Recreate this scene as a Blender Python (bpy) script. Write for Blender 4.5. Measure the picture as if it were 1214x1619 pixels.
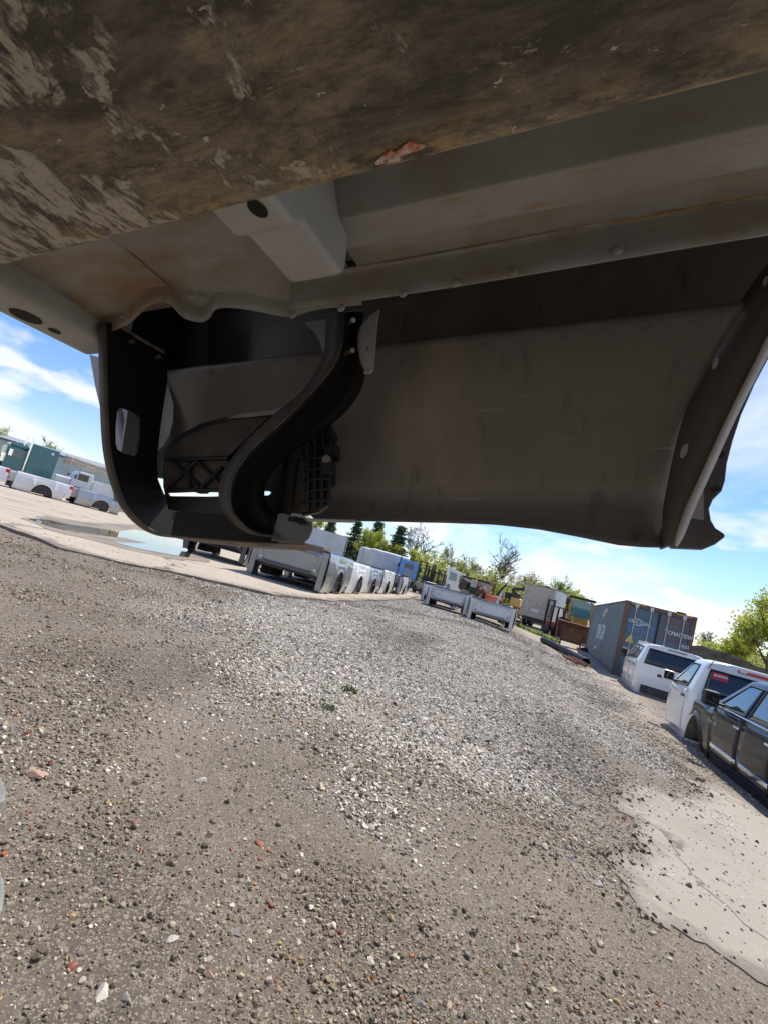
import bpy, bmesh, math, random
import numpy as np
from mathutils import Vector, Matrix, noise as mnoise
from mathutils.geometry import delaunay_2d_cdt

for _o in list(bpy.data.objects):
    bpy.data.objects.remove(_o)
S = bpy.context.scene
COL = S.collection
rad = math.radians
PI = math.pi

# ---------------------------------------------------------------- camera
F_PX, CX, CY = 800.0, 607.0, 809.5
PITCH, ROLL = rad(6.6), rad(15.3)
RH = Vector((1, 0, 0)); FW = Vector((0, math.cos(PITCH), math.sin(PITCH)))
UPV = Vector((0, -math.sin(PITCH), math.cos(PITCH)))
CXV = RH * math.cos(ROLL) + UPV * math.sin(ROLL)
CYV = -RH * math.sin(ROLL) + UPV * math.cos(ROLL)
CAM = Vector((0, 0, 1.5))
cd = bpy.data.cameras.new('camera'); cam = bpy.data.objects.new('camera', cd); COL.objects.link(cam)
cd.sensor_fit = 'VERTICAL'; cd.sensor_height = 36.0; cd.lens = 36.0 * F_PX / 1619.0
cd.clip_start = 0.01; cd.clip_end = 5000
M = Matrix((CXV, CYV, -FW)).transposed().to_4x4(); M.translation = CAM
cam.matrix_world = M
S.camera = cam

# ---------------------------------------------------------------- world, sun, exposure
SUN_AZ, SUN_EL = rad(38), rad(54)
w = bpy.data.worlds.new('World'); S.world = w; w.use_nodes = True
nt = w.node_tree; nt.nodes.clear()
def N(t, kind, **kw):
    n = t.nodes.new(kind)
    for k, v in kw.items(): setattr(n, k, v)
    return n
out = N(nt, 'ShaderNodeOutputWorld'); bg = N(nt, 'ShaderNodeBackground')
sky = N(nt, 'ShaderNodeTexSky', sky_type='NISHITA', sun_disc=False, sun_elevation=SUN_EL, sun_rotation=SUN_AZ,
        altitude=200, air_density=1.15, dust_density=0.05, ozone_density=3.0)
bg.inputs['Strength'].default_value = 0.105
tc = N(nt, 'ShaderNodeTexCoord'); sep = N(nt, 'ShaderNodeSeparateXYZ')
nt.links.new(tc.outputs['Generated'], sep.inputs[0])
def WM(op, a, b=None):
    n = N(nt, 'ShaderNodeMath', operation=op)
    for i, q in enumerate((a, b)):
        if q is None: continue
        if isinstance(q, (int, float)): n.inputs[i].default_value = q
        else: nt.links.new(q, n.inputs[i])
    return n.outputs[0]
zc = WM('MAXIMUM', sep.outputs['Z'], 0.0)
zz = WM('ADD', zc, 0.13)
comb = N(nt, 'ShaderNodeCombineXYZ')
nt.links.new(WM('DIVIDE', sep.outputs['X'], zz), comb.inputs[0]); nt.links.new(WM('DIVIDE', sep.outputs['Y'], zz), comb.inputs[1])
mp = N(nt, 'ShaderNodeMapping'); mp.inputs['Rotation'].default_value = (0, 0, rad(62)); mp.inputs['Scale'].default_value = (1.0, 0.42, 1); mp.inputs['Location'].default_value = (3.1, 1.35, 0)
nt.links.new(comb.outputs[0], mp.inputs['Vector'])
cn = N(nt, 'ShaderNodeTexNoise'); cn.inputs['Scale'].default_value = 0.62; cn.inputs['Detail'].default_value = 9; cn.inputs['Roughness'].default_value = 0.56; cn.inputs['Distortion'].default_value = 0.35
nt.links.new(mp.outputs[0], cn.inputs['Vector'])
cr_ = N(nt, 'ShaderNodeValToRGB'); cr_.color_ramp.elements[0].position = 0.472; cr_.color_ramp.elements[1].position = 0.65
cr_.color_ramp.interpolation = 'EASE'
nt.links.new(cn.outputs['Fac'], cr_.inputs[0])
# puffy low clouds, a second finer layer
cn2 = N(nt, 'ShaderNodeTexNoise'); cn2.inputs['Scale'].default_value = 5.2; cn2.inputs['Detail'].default_value = 7; cn2.inputs['Roughness'].default_value = 0.5
mp2 = N(nt, 'ShaderNodeMapping'); mp2.inputs['Scale'].default_value = (1, 1, 2.6); mp2.inputs['Location'].default_value = (0.4, 0.2, 0.5)
nt.links.new(tc.outputs['Generated'], mp2.inputs['Vector']); nt.links.new(mp2.outputs[0], cn2.inputs['Vector'])
cr2 = N(nt, 'ShaderNodeValToRGB'); cr2.color_ramp.elements[0].position = 0.505; cr2.color_ramp.elements[1].position = 0.60
nt.links.new(cn2.outputs['Fac'], cr2.inputs[0])
lo = N(nt, 'ShaderNodeMapRange'); lo.inputs[1].default_value = 0.34; lo.inputs[2].default_value = 0.16; nt.links.new(sep.outputs['Z'], lo.inputs[0])
low = WM('MULTIPLY', WM('MULTIPLY', cr2.outputs[0], lo.outputs[0]), 0.95)
cl = WM('MAXIMUM', WM('MULTIPLY', cr_.outputs[0], 0.88), low)
shade = N(nt, 'ShaderNodeMixRGB'); shade.inputs[1].default_value = (5.5, 5.7, 6.0, 1); shade.inputs[2].default_value = (3.3, 3.8, 4.6, 1)
cr3 = N(nt, 'ShaderNodeValToRGB'); cr3.color_ramp.elements[0].position = 0.60; cr3.color_ramp.elements[1].position = 0.80
nt.links.new(cn2.outputs['Fac'], cr3.inputs[0]); nt.links.new(cr3.outputs[0], shade.inputs[0])
mixc = N(nt, 'ShaderNodeMixRGB'); nt.links.new(cl, mixc.inputs[0]); hs_ = N(nt, 'ShaderNodeHueSaturation'); hs_.inputs['Saturation'].default_value = 1.18; hs_.inputs['Value'].default_value = .82; nt.links.new(sky.outputs[0], hs_.inputs['Color'])
tn_ = N(nt, 'ShaderNodeMixRGB', blend_type='MULTIPLY'); tn_.inputs[0].default_value = 1; tn_.inputs[2].default_value = (.93, .925, 1.10, 1); nt.links.new(hs_.outputs[0], tn_.inputs[1]); nt.links.new(tn_.outputs[0], mixc.inputs[1]); nt.links.new(shade.outputs[0], mixc.inputs[2])
nt.links.new(mixc.outputs[0], bg.inputs['Color']); nt.links.new(bg.outputs[0], out.inputs[0])

sd = bpy.data.lights.new('sun', 'SUN'); sd.energy = 3.6; sd.angle = rad(0.55); sd.color = (1.0, 0.925, 0.81)
sun = bpy.data.objects.new('sun', sd); COL.objects.link(sun); sun.location = (20, 20, 40)
SDIR = Vector((math.sin(SUN_AZ) * math.cos(SUN_EL), math.cos(SUN_AZ) * math.cos(SUN_EL), math.sin(SUN_EL)))
sun.rotation_euler = SDIR.to_track_quat('Z', 'Y').to_euler()
vs = S.view_settings
vs.view_transform = 'Standard'; vs.look = 'None'; vs.exposure = 0.85; vs.gamma = 1.0; vs.use_curve_mapping = False
S.render.engine = 'CYCLES'
S.cycles.max_bounces = 8; S.cycles.diffuse_bounces = 5; S.cycles.glossy_bounces = 4; S.cycles.transparent_max_bounces = 12

# ---------------------------------------------------------------- pixel helpers (photo pixels, 1214 x 1619)
def ray(px, py): return CXV * ((px - CX) / F_PX) - CYV * ((py - CY) / F_PX) + FW
def at(px, py, D): return CAM + ray(px, py) * D
def sstep(a, b, x):
    t = min(1, max(0, (x - a) / (b - a))); return t * t * (3 - 2 * t)
def zg(x, y):
    v = x - 0.25 * y
    fade = 1.0 - 0.95 * sstep(13, 58, y)
    z = 0.60 - 0.55 * sstep(-1.0, 4.4, v) * fade
    z -= 0.17 * math.exp(-(x * x + (y - 1.0) ** 2) / 9.0)
    if x * x + y * y < 900:
        z += 0.030 * mnoise.noise((x * 0.55, y * 0.55, 0.3)) + 0.012 * mnoise.noise((x * 1.9, y * 1.9, 4.3))
    return z
def zflat(x, y):
    return 0.60 - 0.55 * sstep(-1.0, 4.4, x - 0.25 * y) * (1.0 - 0.95 * sstep(13, 58, y))
def gp(px, py):
    d = ray(px, py); t = 0.3
    for _ in range(3000):
        q = CAM + d * t
        if q.z < zg(q.x, q.y):
            return Vector((q.x, q.y, zg(q.x, q.y)))
        t *= 1.004
    return q
def gxy(px, py):
    q = gp(px, py); return (q.x, q.y)

# ---------------------------------------------------------------- materials
MATS = {}
def lin(c): return tuple(c[:3]) + (1.0,)
def mat(name, base=(.5, .5, .5), rough=.5, metal=0.0, coat=0.0, spec=.5, var=None, vscale=6.0, vstretch=(1, 1, 1), vlo=.4, vhi=.65,
        bump=0.0, bscale=40.0, bstretch=(1, 1, 1), dirt=None, dscale=3.0, dlo=.5, dhi=.7, trans=0.0, rvar=0.0, emit=None, coords='Object', layers=()):
    """base colour + up to several noise-mixed colours (var, dirt, layers) + noise bump."""
    if name in MATS: return MATS[name]
    m = bpy.data.materials.new(name); m.use_nodes = True; t = m.node_tree; t.nodes.clear()
    o = N(t, 'ShaderNodeOutputMaterial'); b = N(t, 'ShaderNodeBsdfPrincipled'); t.links.new(b.outputs[0], o.inputs[0])
    b.inputs['Roughness'].default_value = rough; b.inputs['Metallic'].default_value = metal
    b.inputs['Coat Weight'].default_value = coat; b.inputs['Coat Roughness'].default_value = 0.06
    b.inputs['Specular IOR Level'].default_value = spec; b.inputs['Transmission Weight'].default_value = trans
    b.inputs['Base Color'].default_value = lin(base)
    if emit: b.inputs['Emission Color'].default_value = lin(emit[0]); b.inputs['Emission Strength'].default_value = emit[1]
    c = N(t, 'ShaderNodeTexCoord')
    def noise_(scale, stretch, detail=6, rough_=.6, loc=(0, 0, 0), rot=(0, 0, 0)):
        mp = N(t, 'ShaderNodeMapping'); mp.inputs['Scale'].default_value = stretch; mp.inputs['Location'].default_value = loc; mp.inputs['Rotation'].default_value = rot
        t.links.new(c.outputs[coords], mp.inputs[0])
        n = N(t, 'ShaderNodeTexNoise'); n.inputs['Scale'].default_value = scale; n.inputs['Detail'].default_value = detail; n.inputs['Roughness'].default_value = rough_
        t.links.new(mp.outputs[0], n.inputs['Vector']); return n.outputs['Fac']
    col = None
    lay = []
    if var: lay.append((var, vscale, vstretch, vlo, vhi, (0, 0, 0), (0, 0, 0)))
    if dirt: lay.append((dirt, dscale, (1, 1, 1), dlo, dhi, (7.3, 1.1, 3.3), (0, 0, 0)))
    lay += list(layers)
    for (cc, sc, st, l0, h0, loc, rot) in lay:
        f = noise_(sc, st, loc=loc, rot=rot)
        r_ = N(t, 'ShaderNodeMapRange'); r_.inputs[1].default_value = l0; r_.inputs[2].default_value = h0; t.links.new(f, r_.inputs[0])
        mx = N(t, 'ShaderNodeMixRGB'); t.links.new(r_.outputs[0], mx.inputs[0])
        if col is None: mx.inputs[1].default_value = lin(base)
        else: t.links.new(col, mx.inputs[1])
        mx.inputs[2].default_value = lin(cc); col = mx.outputs[0]
    if col is not None: t.links.new(col, b.inputs['Base Color'])
    if rvar:
        f = noise_(vscale * 1.7, (1, 1, 1), loc=(2, 5, 1)); r_ = N(t, 'ShaderNodeMapRange')
        r_.inputs[1].default_value = .3; r_.inputs[2].default_value = .7; r_.inputs[3].default_value = max(.02, rough - rvar); r_.inputs[4].default_value = min(1, rough + rvar)
        t.links.new(f, r_.inputs[0]); t.links.new(r_.outputs[0], b.inputs['Roughness'])
    if bump:
        f = noise_(bscale, bstretch, detail=8); bm = N(t, 'ShaderNodeBump'); bm.inputs['Strength'].default_value = bump; bm.inputs['Distance'].default_value = 0.02
        t.links.new(f, bm.inputs['Height']); t.links.new(bm.outputs[0], b.inputs['Normal'])
    MATS[name] = m; return m

def paint(name, c, metal=0.0, rough=.3):
    return mat(name, c, rough=rough, metal=metal, coat=.8, var=tuple(x * .82 + .01 for x in c), vscale=1.3, dirt=tuple(x * .7 + .05 for x in c), dscale=2.2, dlo=.6, dhi=.95, rvar=.08)
P_WHITE = paint('white_paint', (.78, .78, .78))
P_WHITE2 = paint('warm_white_paint', (.74, .73, .70))
P_SILVER = paint('silver_paint', (.42, .44, .47), metal=.55)
P_GREY = paint('grey_paint', (.27, .27, .27), metal=.5)
P_LGREY = paint('pale_grey_paint', (.52, .54, .57), metal=.3)
P_BLACK = mat('black_paint', (.006, .007, .010), rough=.2, coat=.2, spec=.25, var=(.010, .011, .014), vscale=1.5, rvar=.05)
P_CHAR = paint('charcoal_paint', (.05, .055, .065), metal=.3)
P_TEAL = paint('teal_paint', (.012, .13, .155))
P_BLUE = paint('bright_blue_paint', (.03, .25, .62))
P_RED = paint('red_paint', (.35, .04, .035))
P_YEL = paint('machine_yellow', (.55, .30, .03), rough=.5)
P_ORA = paint('machine_orange', (.75, .13, .03), rough=.5)
BLK = mat('black_plastic', (.022, .022, .023), rough=.62, var=(.045, .043, .04), vscale=5)
RUB = mat('rubber', (.018, .018, .018), rough=.85, var=(.05, .048, .045), vscale=4)
DARKM = mat('dark_underbody', (.035, .033, .031), rough=.8, var=(.09, .075, .06), vscale=5)
CHROME = mat('chrome', (.85, .86, .88), rough=.09, metal=1.0)
STEEL = mat('bare_steel', (.5, .5, .5), rough=.38, metal=.9, var=(.3, .26, .22), vscale=9)
GLASS = mat('dark_glass', (.012, .016, .018), rough=.03, spec=.8)
GLASSB = mat('tinted_window_glass', (.03, .06, .07), rough=.03, spec=1.0, coat=.5)
GLASSG = mat('greenish_cab_glass', (.10, .24, .25), rough=.06, spec=.8)
REDL = mat('red_lamp_lens', (.55, .015, .02), rough=.15, coat=.6)
CLEARL = mat('clear_lamp_lens', (.7, .7, .68), rough=.15, coat=.6)
RUST = mat('rusty_steel', (.17, .062, .03), rough=.85, var=(.07, .035, .025), vscale=9, bump=.2, bscale=60)
RUSTB = mat('rusty_bucket_steel', (.13, .06, .035), rough=.8, var=(.22, .10, .05), vscale=3)
WSIDE = mat('white_sheet_metal', (.66, .67, .70), rough=.45, var=(.55, .56, .58), vscale=.8, dirt=(.42, .40, .37), dscale=1.6, dlo=.58, dhi=.85)
CREAM = mat('cream_panel', (.50, .46, .38), rough=.6, var=(.40, .37, .31), vscale=1.5, dirt=(.27, .23, .18), dscale=2.5, dlo=.55, dhi=.8)
ROOFD = mat('dark_brown_roof', (.07, .045, .04), rough=.7)
ROOFW = mat('pale_roof', (.72, .70, .66), rough=.6)
WOOD = mat('weathered_wood', (.22, .15, .09), rough=.85, var=(.12, .08, .05), vscale=5, vstretch=(1, 1, .15))
BARNRED = mat('barn_red', (.26, .035, .03), rough=.8)
LETTER = mat('white_lettering', (.72, .73, .74), rough=.6)
LETTERD = mat('dark_lettering', (.03, .03, .03), rough=.6)
YELSIGN = mat('yellow_sticker', (.72, .42, .03), rough=.5)
REDSIGN = mat('red_sticker', (.50, .03, .05), rough=.5)

# ---------------------------------------------------------------- mesh helpers
class MB:
    def __init__(s): s.v = []; s.f = []
    def add(s, vs_, fs):
        n = len(s.v); s.v += [tuple(q) for q in vs_]; s.f += [tuple(i + n for i in f) for f in fs]; return s
    def box(s, c, d, rot=None):
        x, y, z = d[0] / 2, d[1] / 2, d[2] / 2
        V = [Vector((sx * x, sy * y, sz * z)) for sx in (-1, 1) for sy in (-1, 1) for sz in (-1, 1)]
        if rot is not None: V = [rot @ q for q in V]
        V = [q + Vector(c) for q in V]
        return s.add(V, [(0, 1, 3, 2), (4, 6, 7, 5), (0, 4, 5, 1), (2, 3, 7, 6), (0, 2, 6, 4), (1, 5, 7, 3)])
    def b2(s, x0, x1, y0, y1, z0, z1): return s.box(((x0 + x1) / 2, (y0 + y1) / 2, (z0 + z1) / 2), (abs(x1 - x0), abs(y1 - y0), abs(z1 - z0)))
    def prism(s, pts, a, b, axis='x'):
        """closed outline (2-D) pushed along an axis from a to b; outline coordinates are the two other axes in order."""
        def P(q, k):
            return {'x': (k, q[0], q[1]), 'y': (q[0], k, q[1]), 'z': (q[0], q[1], k)}[axis]
        n = len(pts); V = [P(q, a) for q in pts] + [P(q, b) for q in pts]
        F = [tuple(range(n))[::-1], tuple(range(n, 2 * n))] + [(i, (i + 1) % n, n + (i + 1) % n, n + i) for i in range(n)]
        return s.add(V, F)
    def tube(s, path, r, n=8, cap=True):
        path = [Vector(q) for q in path]; R = r if hasattr(r, '__len__') else [r] * len(path)
        V = []; up = None
        for i, q in enumerate(path):
            t = (path[min(i + 1, len(path) - 1)] - path[max(i - 1, 0)]).normalized()
            if up is None: up = t.orthogonal().normalized()
            up = (up - t * up.dot(t)); up = up.normalized() if up.length > 1e-6 else t.orthogonal().normalized()
            sd_ = t.cross(up)
            for k in range(n):
                a = 2 * PI * k / n; V.append(q + (up * math.cos(a) + sd_ * math.sin(a)) * R[i])
        F = [(i * n + k, i * n + (k + 1) % n, (i + 1) * n + (k + 1) % n, (i + 1) * n + k) for i in range(len(path) - 1) for k in range(n)]
        if cap: F += [tuple(range(n))[::-1], tuple((len(path) - 1) * n + k for k in range(n))]
        return s.add(V, F)
    def grid(s, rows):
        n = len(rows[0]); V = [q for r_ in rows for q in r_]
        return s.add(V, [(i * n + j, i * n + j + 1, (i + 1) * n + j + 1, (i + 1) * n + j) for i in range(len(rows) - 1) for j in range(n - 1)])
    def wheel(s, c, r, wd, n=20, axis='x'):
        pr = [(r * .55, -wd / 2), (r * .93, -wd / 2), (r, -wd * .36), (r, wd * .36), (r * .93, wd / 2), (r * .55, wd / 2)]
        V = []
        for k in range(n):
            a = 2 * PI * k / n
            for (q, x) in pr: V.append(Vector((x, q * math.cos(a), q * math.sin(a))) + Vector(c))
        m = len(pr); F = [(k * m + j, ((k + 1) % n) * m + j, ((k + 1) % n) * m + (j + 1) % m, k * m + (j + 1) % m) for k in range(n) for j in range(m)]
        return s.add(V, F)
    def build(s, name, m, parent=None, smooth=30, bevel=0.0, solid=0.0, sub=0, seg=2, soff=0.0):
        me = bpy.data.meshes.new(name); me.from_pydata(s.v, [], s.f); me.validate()
        bm = bmesh.new(); bm.from_mesh(me); bmesh.ops.recalc_face_normals(bm, faces=bm.faces); bm.to_mesh(me); bm.free()
        o = bpy.data.objects.new(name, me); COL.objects.link(o); me.materials.append(m)
        if smooth:
            me.polygons.foreach_set('use_smooth', [True] * len(me.polygons)); me.set_sharp_from_angle(angle=rad(smooth))
        if solid:
            q = o.modifiers.new('thickness', 'SOLIDIFY'); q.thickness = solid; q.offset = soff
        if bevel:
            q = o.modifiers.new('edge', 'BEVEL'); q.width = bevel; q.segments = seg; q.limit_method = 'ANGLE'; q.angle_limit = rad(40); q.harden_normals = bool(smooth)
        if sub:
            q = o.modifiers.new('smooth', 'SUBSURF'); q.levels = sub; q.render_levels = sub
        if parent is not None: o.parent = parent
        return o
def tag(o, label, cat, group=None, kind=None):
    if label: o['label'] = label
    if cat: o['category'] = cat
    if group: o['group'] = group
    if kind: o['kind'] = kind
    return o
def empty(name, loc, rz=0.0, label=None, cat=None, group=None):
    o = bpy.data.objects.new(name, None); COL.objects.link(o); o.location = loc; o.rotation_euler = (0, 0, rz); o.empty_display_size = .3
    return tag(o, label, cat, group)
def spline(pts, n):
    """Catmull-Rom through points (any dimension), n samples."""
    P = [np.array(q, float) for q in pts]; P = [2 * P[0] - P[1]] + P + [2 * P[-1] - P[-2]]
    m = len(P) - 3; R = []
    for k in range(n):
        u = k / (n - 1) * m; i = min(int(u), m - 1); t = u - i
        a, b, c, d = P[i:i + 4]
        R.append(.5 * ((2 * b) + (-a + c) * t + (2 * a - 5 * b + 4 * c - d) * t * t + (-a + 3 * b - 3 * c + d) * t ** 3))
    return R
def interp(x, xs, ys): return float(np.interp(x, xs, ys))
def text(body, size, m, parent, M4, name='lettering', ext=.003, sx=1.0, align='LEFT'):
    cu = bpy.data.curves.new(name, 'FONT'); cu.body = body; cu.size = size; cu.extrude = ext; cu.align_x = align; cu.materials.append(m)
    o = bpy.data.objects.new(name, cu); COL.objects.link(o); o.parent = parent
    o.matrix_local = M4 @ Matrix.Diagonal((sx, 1, 1, 1)); return o

# ================================================================ GROUND
WG_PX = [(270, 955), (300, 925), (345, 922), (430, 944), (560, 952), (650, 947), (750, 977), (830, 1003), (900, 1045), (1000, 1110), (1075, 1180),
         (1010, 1235), (970, 1285), (850, 1292), (750, 1262), (640, 1195), (540, 1192), (430, 1160), (350, 1090), (290, 1030)]
WG = np.array([gxy(*q) for q in WG_PX])
def poly_dist(P, poly):
    """signed distance of points P (n,2) to polygon; positive inside."""
    P = np.asarray(P, float); n = len(poly); inside = np.zeros(len(P), bool); dm = np.full(len(P), 1e9)
    for i in range(n):
        a, b = poly[i], poly[(i + 1) % n]; ab = b - a
        t = np.clip(((P - a) @ ab) / (ab @ ab + 1e-12), 0, 1); dm = np.minimum(dm, np.linalg.norm(P - (a + t[:, None] * ab), axis=1))
        cnd = (a[1] > P[:, 1]) != (b[1] > P[:, 1])
        xi = (b[0] - a[0]) * (P[:, 1] - a[1]) / (b[1] - a[1] + 1e-12) + a[0]
        inside ^= cnd & (P[:, 0] < xi)
    return np.where(inside, dm, -dm)
def wg_amount(P):
    d = poly_dist(P, WG)
    nz = np.array([mnoise.noise((x * 1.3, y * 1.3, 9.1)) * .55 + mnoise.noise((x * 4, y * 4, 2.1)) * .25 for x, y in P])
    return np.clip((d + nz * 1.7 + .75) / 2.0, 0, 1) ** 1.4

# ground sheet: fine near the camera, coarse towards the horizon
us = np.linspace(-1, 1, 241)
gx = np.sinh(us * 7.2) / np.sinh(7.2) * 1500; gy = np.sinh(us * 7.2) / np.sinh(7.2) * 1500 + 4
V = [(x, y, zg(x, y)) for y in gy for x in gx]; n = len(gx)
gm = MB().add(V, [(i * n + j, i * n + j + 1, (i + 1) * n + j + 1, (i + 1) * n + j) for i in range(n - 1) for j in range(n - 1)])
def ground_material():
    m = bpy.data.materials.new('gravelly_dirt'); m.use_nodes = True; t = m.node_tree; b = t.nodes['Principled BSDF']
    b.inputs['Roughness'].default_value = .92; b.inputs['Specular IOR Level'].default_value = .25
    c = N(t, 'ShaderNodeNewGeometry'); L = t.links.new
    def nz(sc, det=6, ro=.6):
        n_ = N(t, 'ShaderNodeTexNoise'); n_.inputs['Scale'].default_value = sc; n_.inputs['Detail'].default_value = det; n_.inputs['Roughness'].default_value = ro; L(c.outputs['Position'], n_.inputs['Vector']); return n_.outputs['Fac']
    def mr(f, a, b_, lo=0, hi=1):
        r_ = N(t, 'ShaderNodeMapRange'); r_.inputs[1].default_value = a; r_.inputs[2].default_value = b_; r_.inputs[3].default_value = lo; r_.inputs[4].default_value = hi; L(f, r_.inputs[0]); return r_.outputs[0]
    def mix(f, a, b_):
        x = N(t, 'ShaderNodeMixRGB'); L(f, x.inputs[0])
        for i, q in ((1, a), (2, b_)):
            if isinstance(q, tuple): x.inputs[i].default_value = lin(q)
            else: L(q, x.inputs[i])
        return x.outputs[0]
    vo = N(t, 'ShaderNodeTexVoronoi'); vo.inputs['Scale'].default_value = 95; L(c.outputs['Position'], vo.inputs['Vector'])
    vo2 = N(t, 'ShaderNodeTexVoronoi'); vo2.inputs['Scale'].default_value = 230; L(c.outputs['Position'], vo2.inputs['Vector'])
    sepc = N(t, 'ShaderNodeSeparateColor'); L(vo.outputs['Color'], sepc.inputs[0])
    sepc2 = N(t, 'ShaderNodeSeparateColor'); L(vo2.outputs['Color'], sepc2.inputs[0])
    soil = mix(mr(nz(1.1), .38, .64), (.142, .115, .087), (.212, .175, .134))
    soil = mix(mr(nz(.8, 5), .52, .66), soil, (.092, .076, .060))
    peb = mix(sepc.outputs[0], (.10, .08, .062), (.36, .30, .235)); peb2 = mix(sepc2.outputs[1], (.11, .088, .068), (.38, .325, .26))
    dirt = mix(mr(sepc.outputs[1], .80, .84), soil, peb); dirt = mix(mr(sepc2.outputs[2], .66, .70), dirt, peb2)
    gr = mix(sepc.outputs[0], (.16, .138, .112), (.52, .465, .385)); gr = mix(mr(nz(2.2), .52, .7), gr, (.20, .185, .165))
    at_ = N(t, 'ShaderNodeAttribute'); at_.attribute_name = 'zone'; sz = N(t, 'ShaderNodeSeparateColor'); L(at_.outputs['Color'], sz.inputs[0])
    col = mix(sz.outputs[0], dirt, gr)
    pale = mix(mr(nz(.8), .4, .65), (.44, .38, .30), (.34, .29, .235)); pale = mix(mr(sepc.outputs[1], .8, .83), pale, peb)
    col = mix(sz.outputs[1], col, pale)
    grass = mix(nz(6), (.07, .12, .02), (.14, .17, .05)); col = mix(sz.outputs[2], col, grass)
    L(col, b.inputs['Base Color'])
    bmp = N(t, 'ShaderNodeBump'); bmp.inputs['Strength'].default_value = .8; bmp.inputs['Distance'].default_value = .010
    hh = N(t, 'ShaderNodeMath', operation='ADD'); L(nz(70, 10, .78), hh.inputs[0]); L(sepc.outputs[1], hh.inputs[1])
    h2 = N(t, 'ShaderNodeMath', operation='ADD'); L(hh.outputs[0], h2.inputs[0]); L(nz(9, 6, .6), h2.inputs[1]); L(h2.outputs[0], bmp.inputs['Height']); L(bmp.outputs[0], b.inputs['Normal'])
    return m
GROUND_M = ground_material()
ground = gm.build('ground', GROUND_M, smooth=60); ground['kind'] = 'structure'
xy = np.array([(q[0], q[1]) for q in V]); near = (np.abs(xy[:, 0]) < 40) & (np.abs(xy[:, 1]) < 60)
zone = np.zeros((len(V), 4), np.float32); zone[:, 3] = 1
zone[near, 0] = wg_amount(xy[near])
PATH = np.array([gxy(*q) for q in [(815, 992), (870, 990), (935, 1020), (985, 1080), (1040, 1135), (1100, 1200), (1214, 1290), (1214, 1310), (1080, 1195), (1000, 1120), (900, 1050), (835, 1010)]])
zone[near, 1] = np.clip((poly_dist(xy[near], PATH) + .5) / .9, 0, 1) * (1 - zone[near, 0] * .6)
far = np.hypot(xy[:, 0], xy[:, 1]); zone[:, 2] = np.clip((far - 48) / 20, 0, 1) * .85
zone[:, 1] = np.maximum(zone[:, 1], np.clip((far - 26) / 10, 0, 1) * (1 - zone[:, 2]) * .75)
ca = ground.data.color_attributes.new('zone', 'FLOAT_COLOR', 'POINT'); ca.data.foreach_set('color', zone.ravel())

def sheet(name, poly, dz, spacing, m, skirt=0.0, parent=None, wob=0.0, zf=None):
    """a thin sheet with an irregular outline that follows the ground."""
    zf = zf or zg; P = []
    for i in range(len(poly)):
        a, b = Vector(poly[i]), Vector(poly[(i + 1) % len(poly)]); k = max(1, min(60, int((b - a).length / (spacing * .5))))
        nrm = Vector((-(b - a).y, (b - a).x)).normalized()
        for j in range(k):
            q = a.lerp(b, j / k)
            off = wob * (mnoise.noise((q.x * 2.1, q.y * 2.1, 5)) + .6 * mnoise.noise((q.x * 7, q.y * 7, 1)) + .4 * mnoise.noise((q.x * 19, q.y * 19, 1)))
            P.append(q + nrm * off)
    A = np.array([tuple(q) for q in P]); lo_, hi_ = A.min(0), A.max(0)
    gxs = np.arange(lo_[0], hi_[0], spacing); gys = np.arange(lo_[1], hi_[1], spacing)
    G = np.array([(x, y) for x in gxs for y in gys]) if len(gxs) * len(gys) else np.zeros((0, 2))
    if len(G): G = G[poly_dist(G, A) > spacing * .4]
    n_ = len(P); allp = P + [Vector(q) for q in G]
    vo, eo, fo, ov, oe, of = delaunay_2d_cdt(allp, [(i, (i + 1) % n_) for i in range(n_)], [], 1, 1e-5)
    mb = MB(); mb.add([(q.x, q.y, zf(q.x, q.y) + dz) for q in vo], [tuple(f) for f in fo])
    o = mb.build(name, m, parent, smooth=60)
    ed_ = np.clip(poly_dist(np.array([(q.x, q.y) for q in vo]), A), 0, 9); ea = o.data.attributes.new('edge', 'FLOAT', 'POINT'); ea.data.foreach_set('value', ed_.astype(np.float32))
    if skirt:
        s2 = MB(); s2.grid([[(q.x, q.y, zf(q.x, q.y) + dz) for q in P + P[:1]], [(q.x, q.y, zf(q.x, q.y) + dz - skirt) for q in P + P[:1]]])
        k = s2.build('slab_edge', GROUND_M if skirt < .05 else m, o, smooth=0)
    return o

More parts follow.
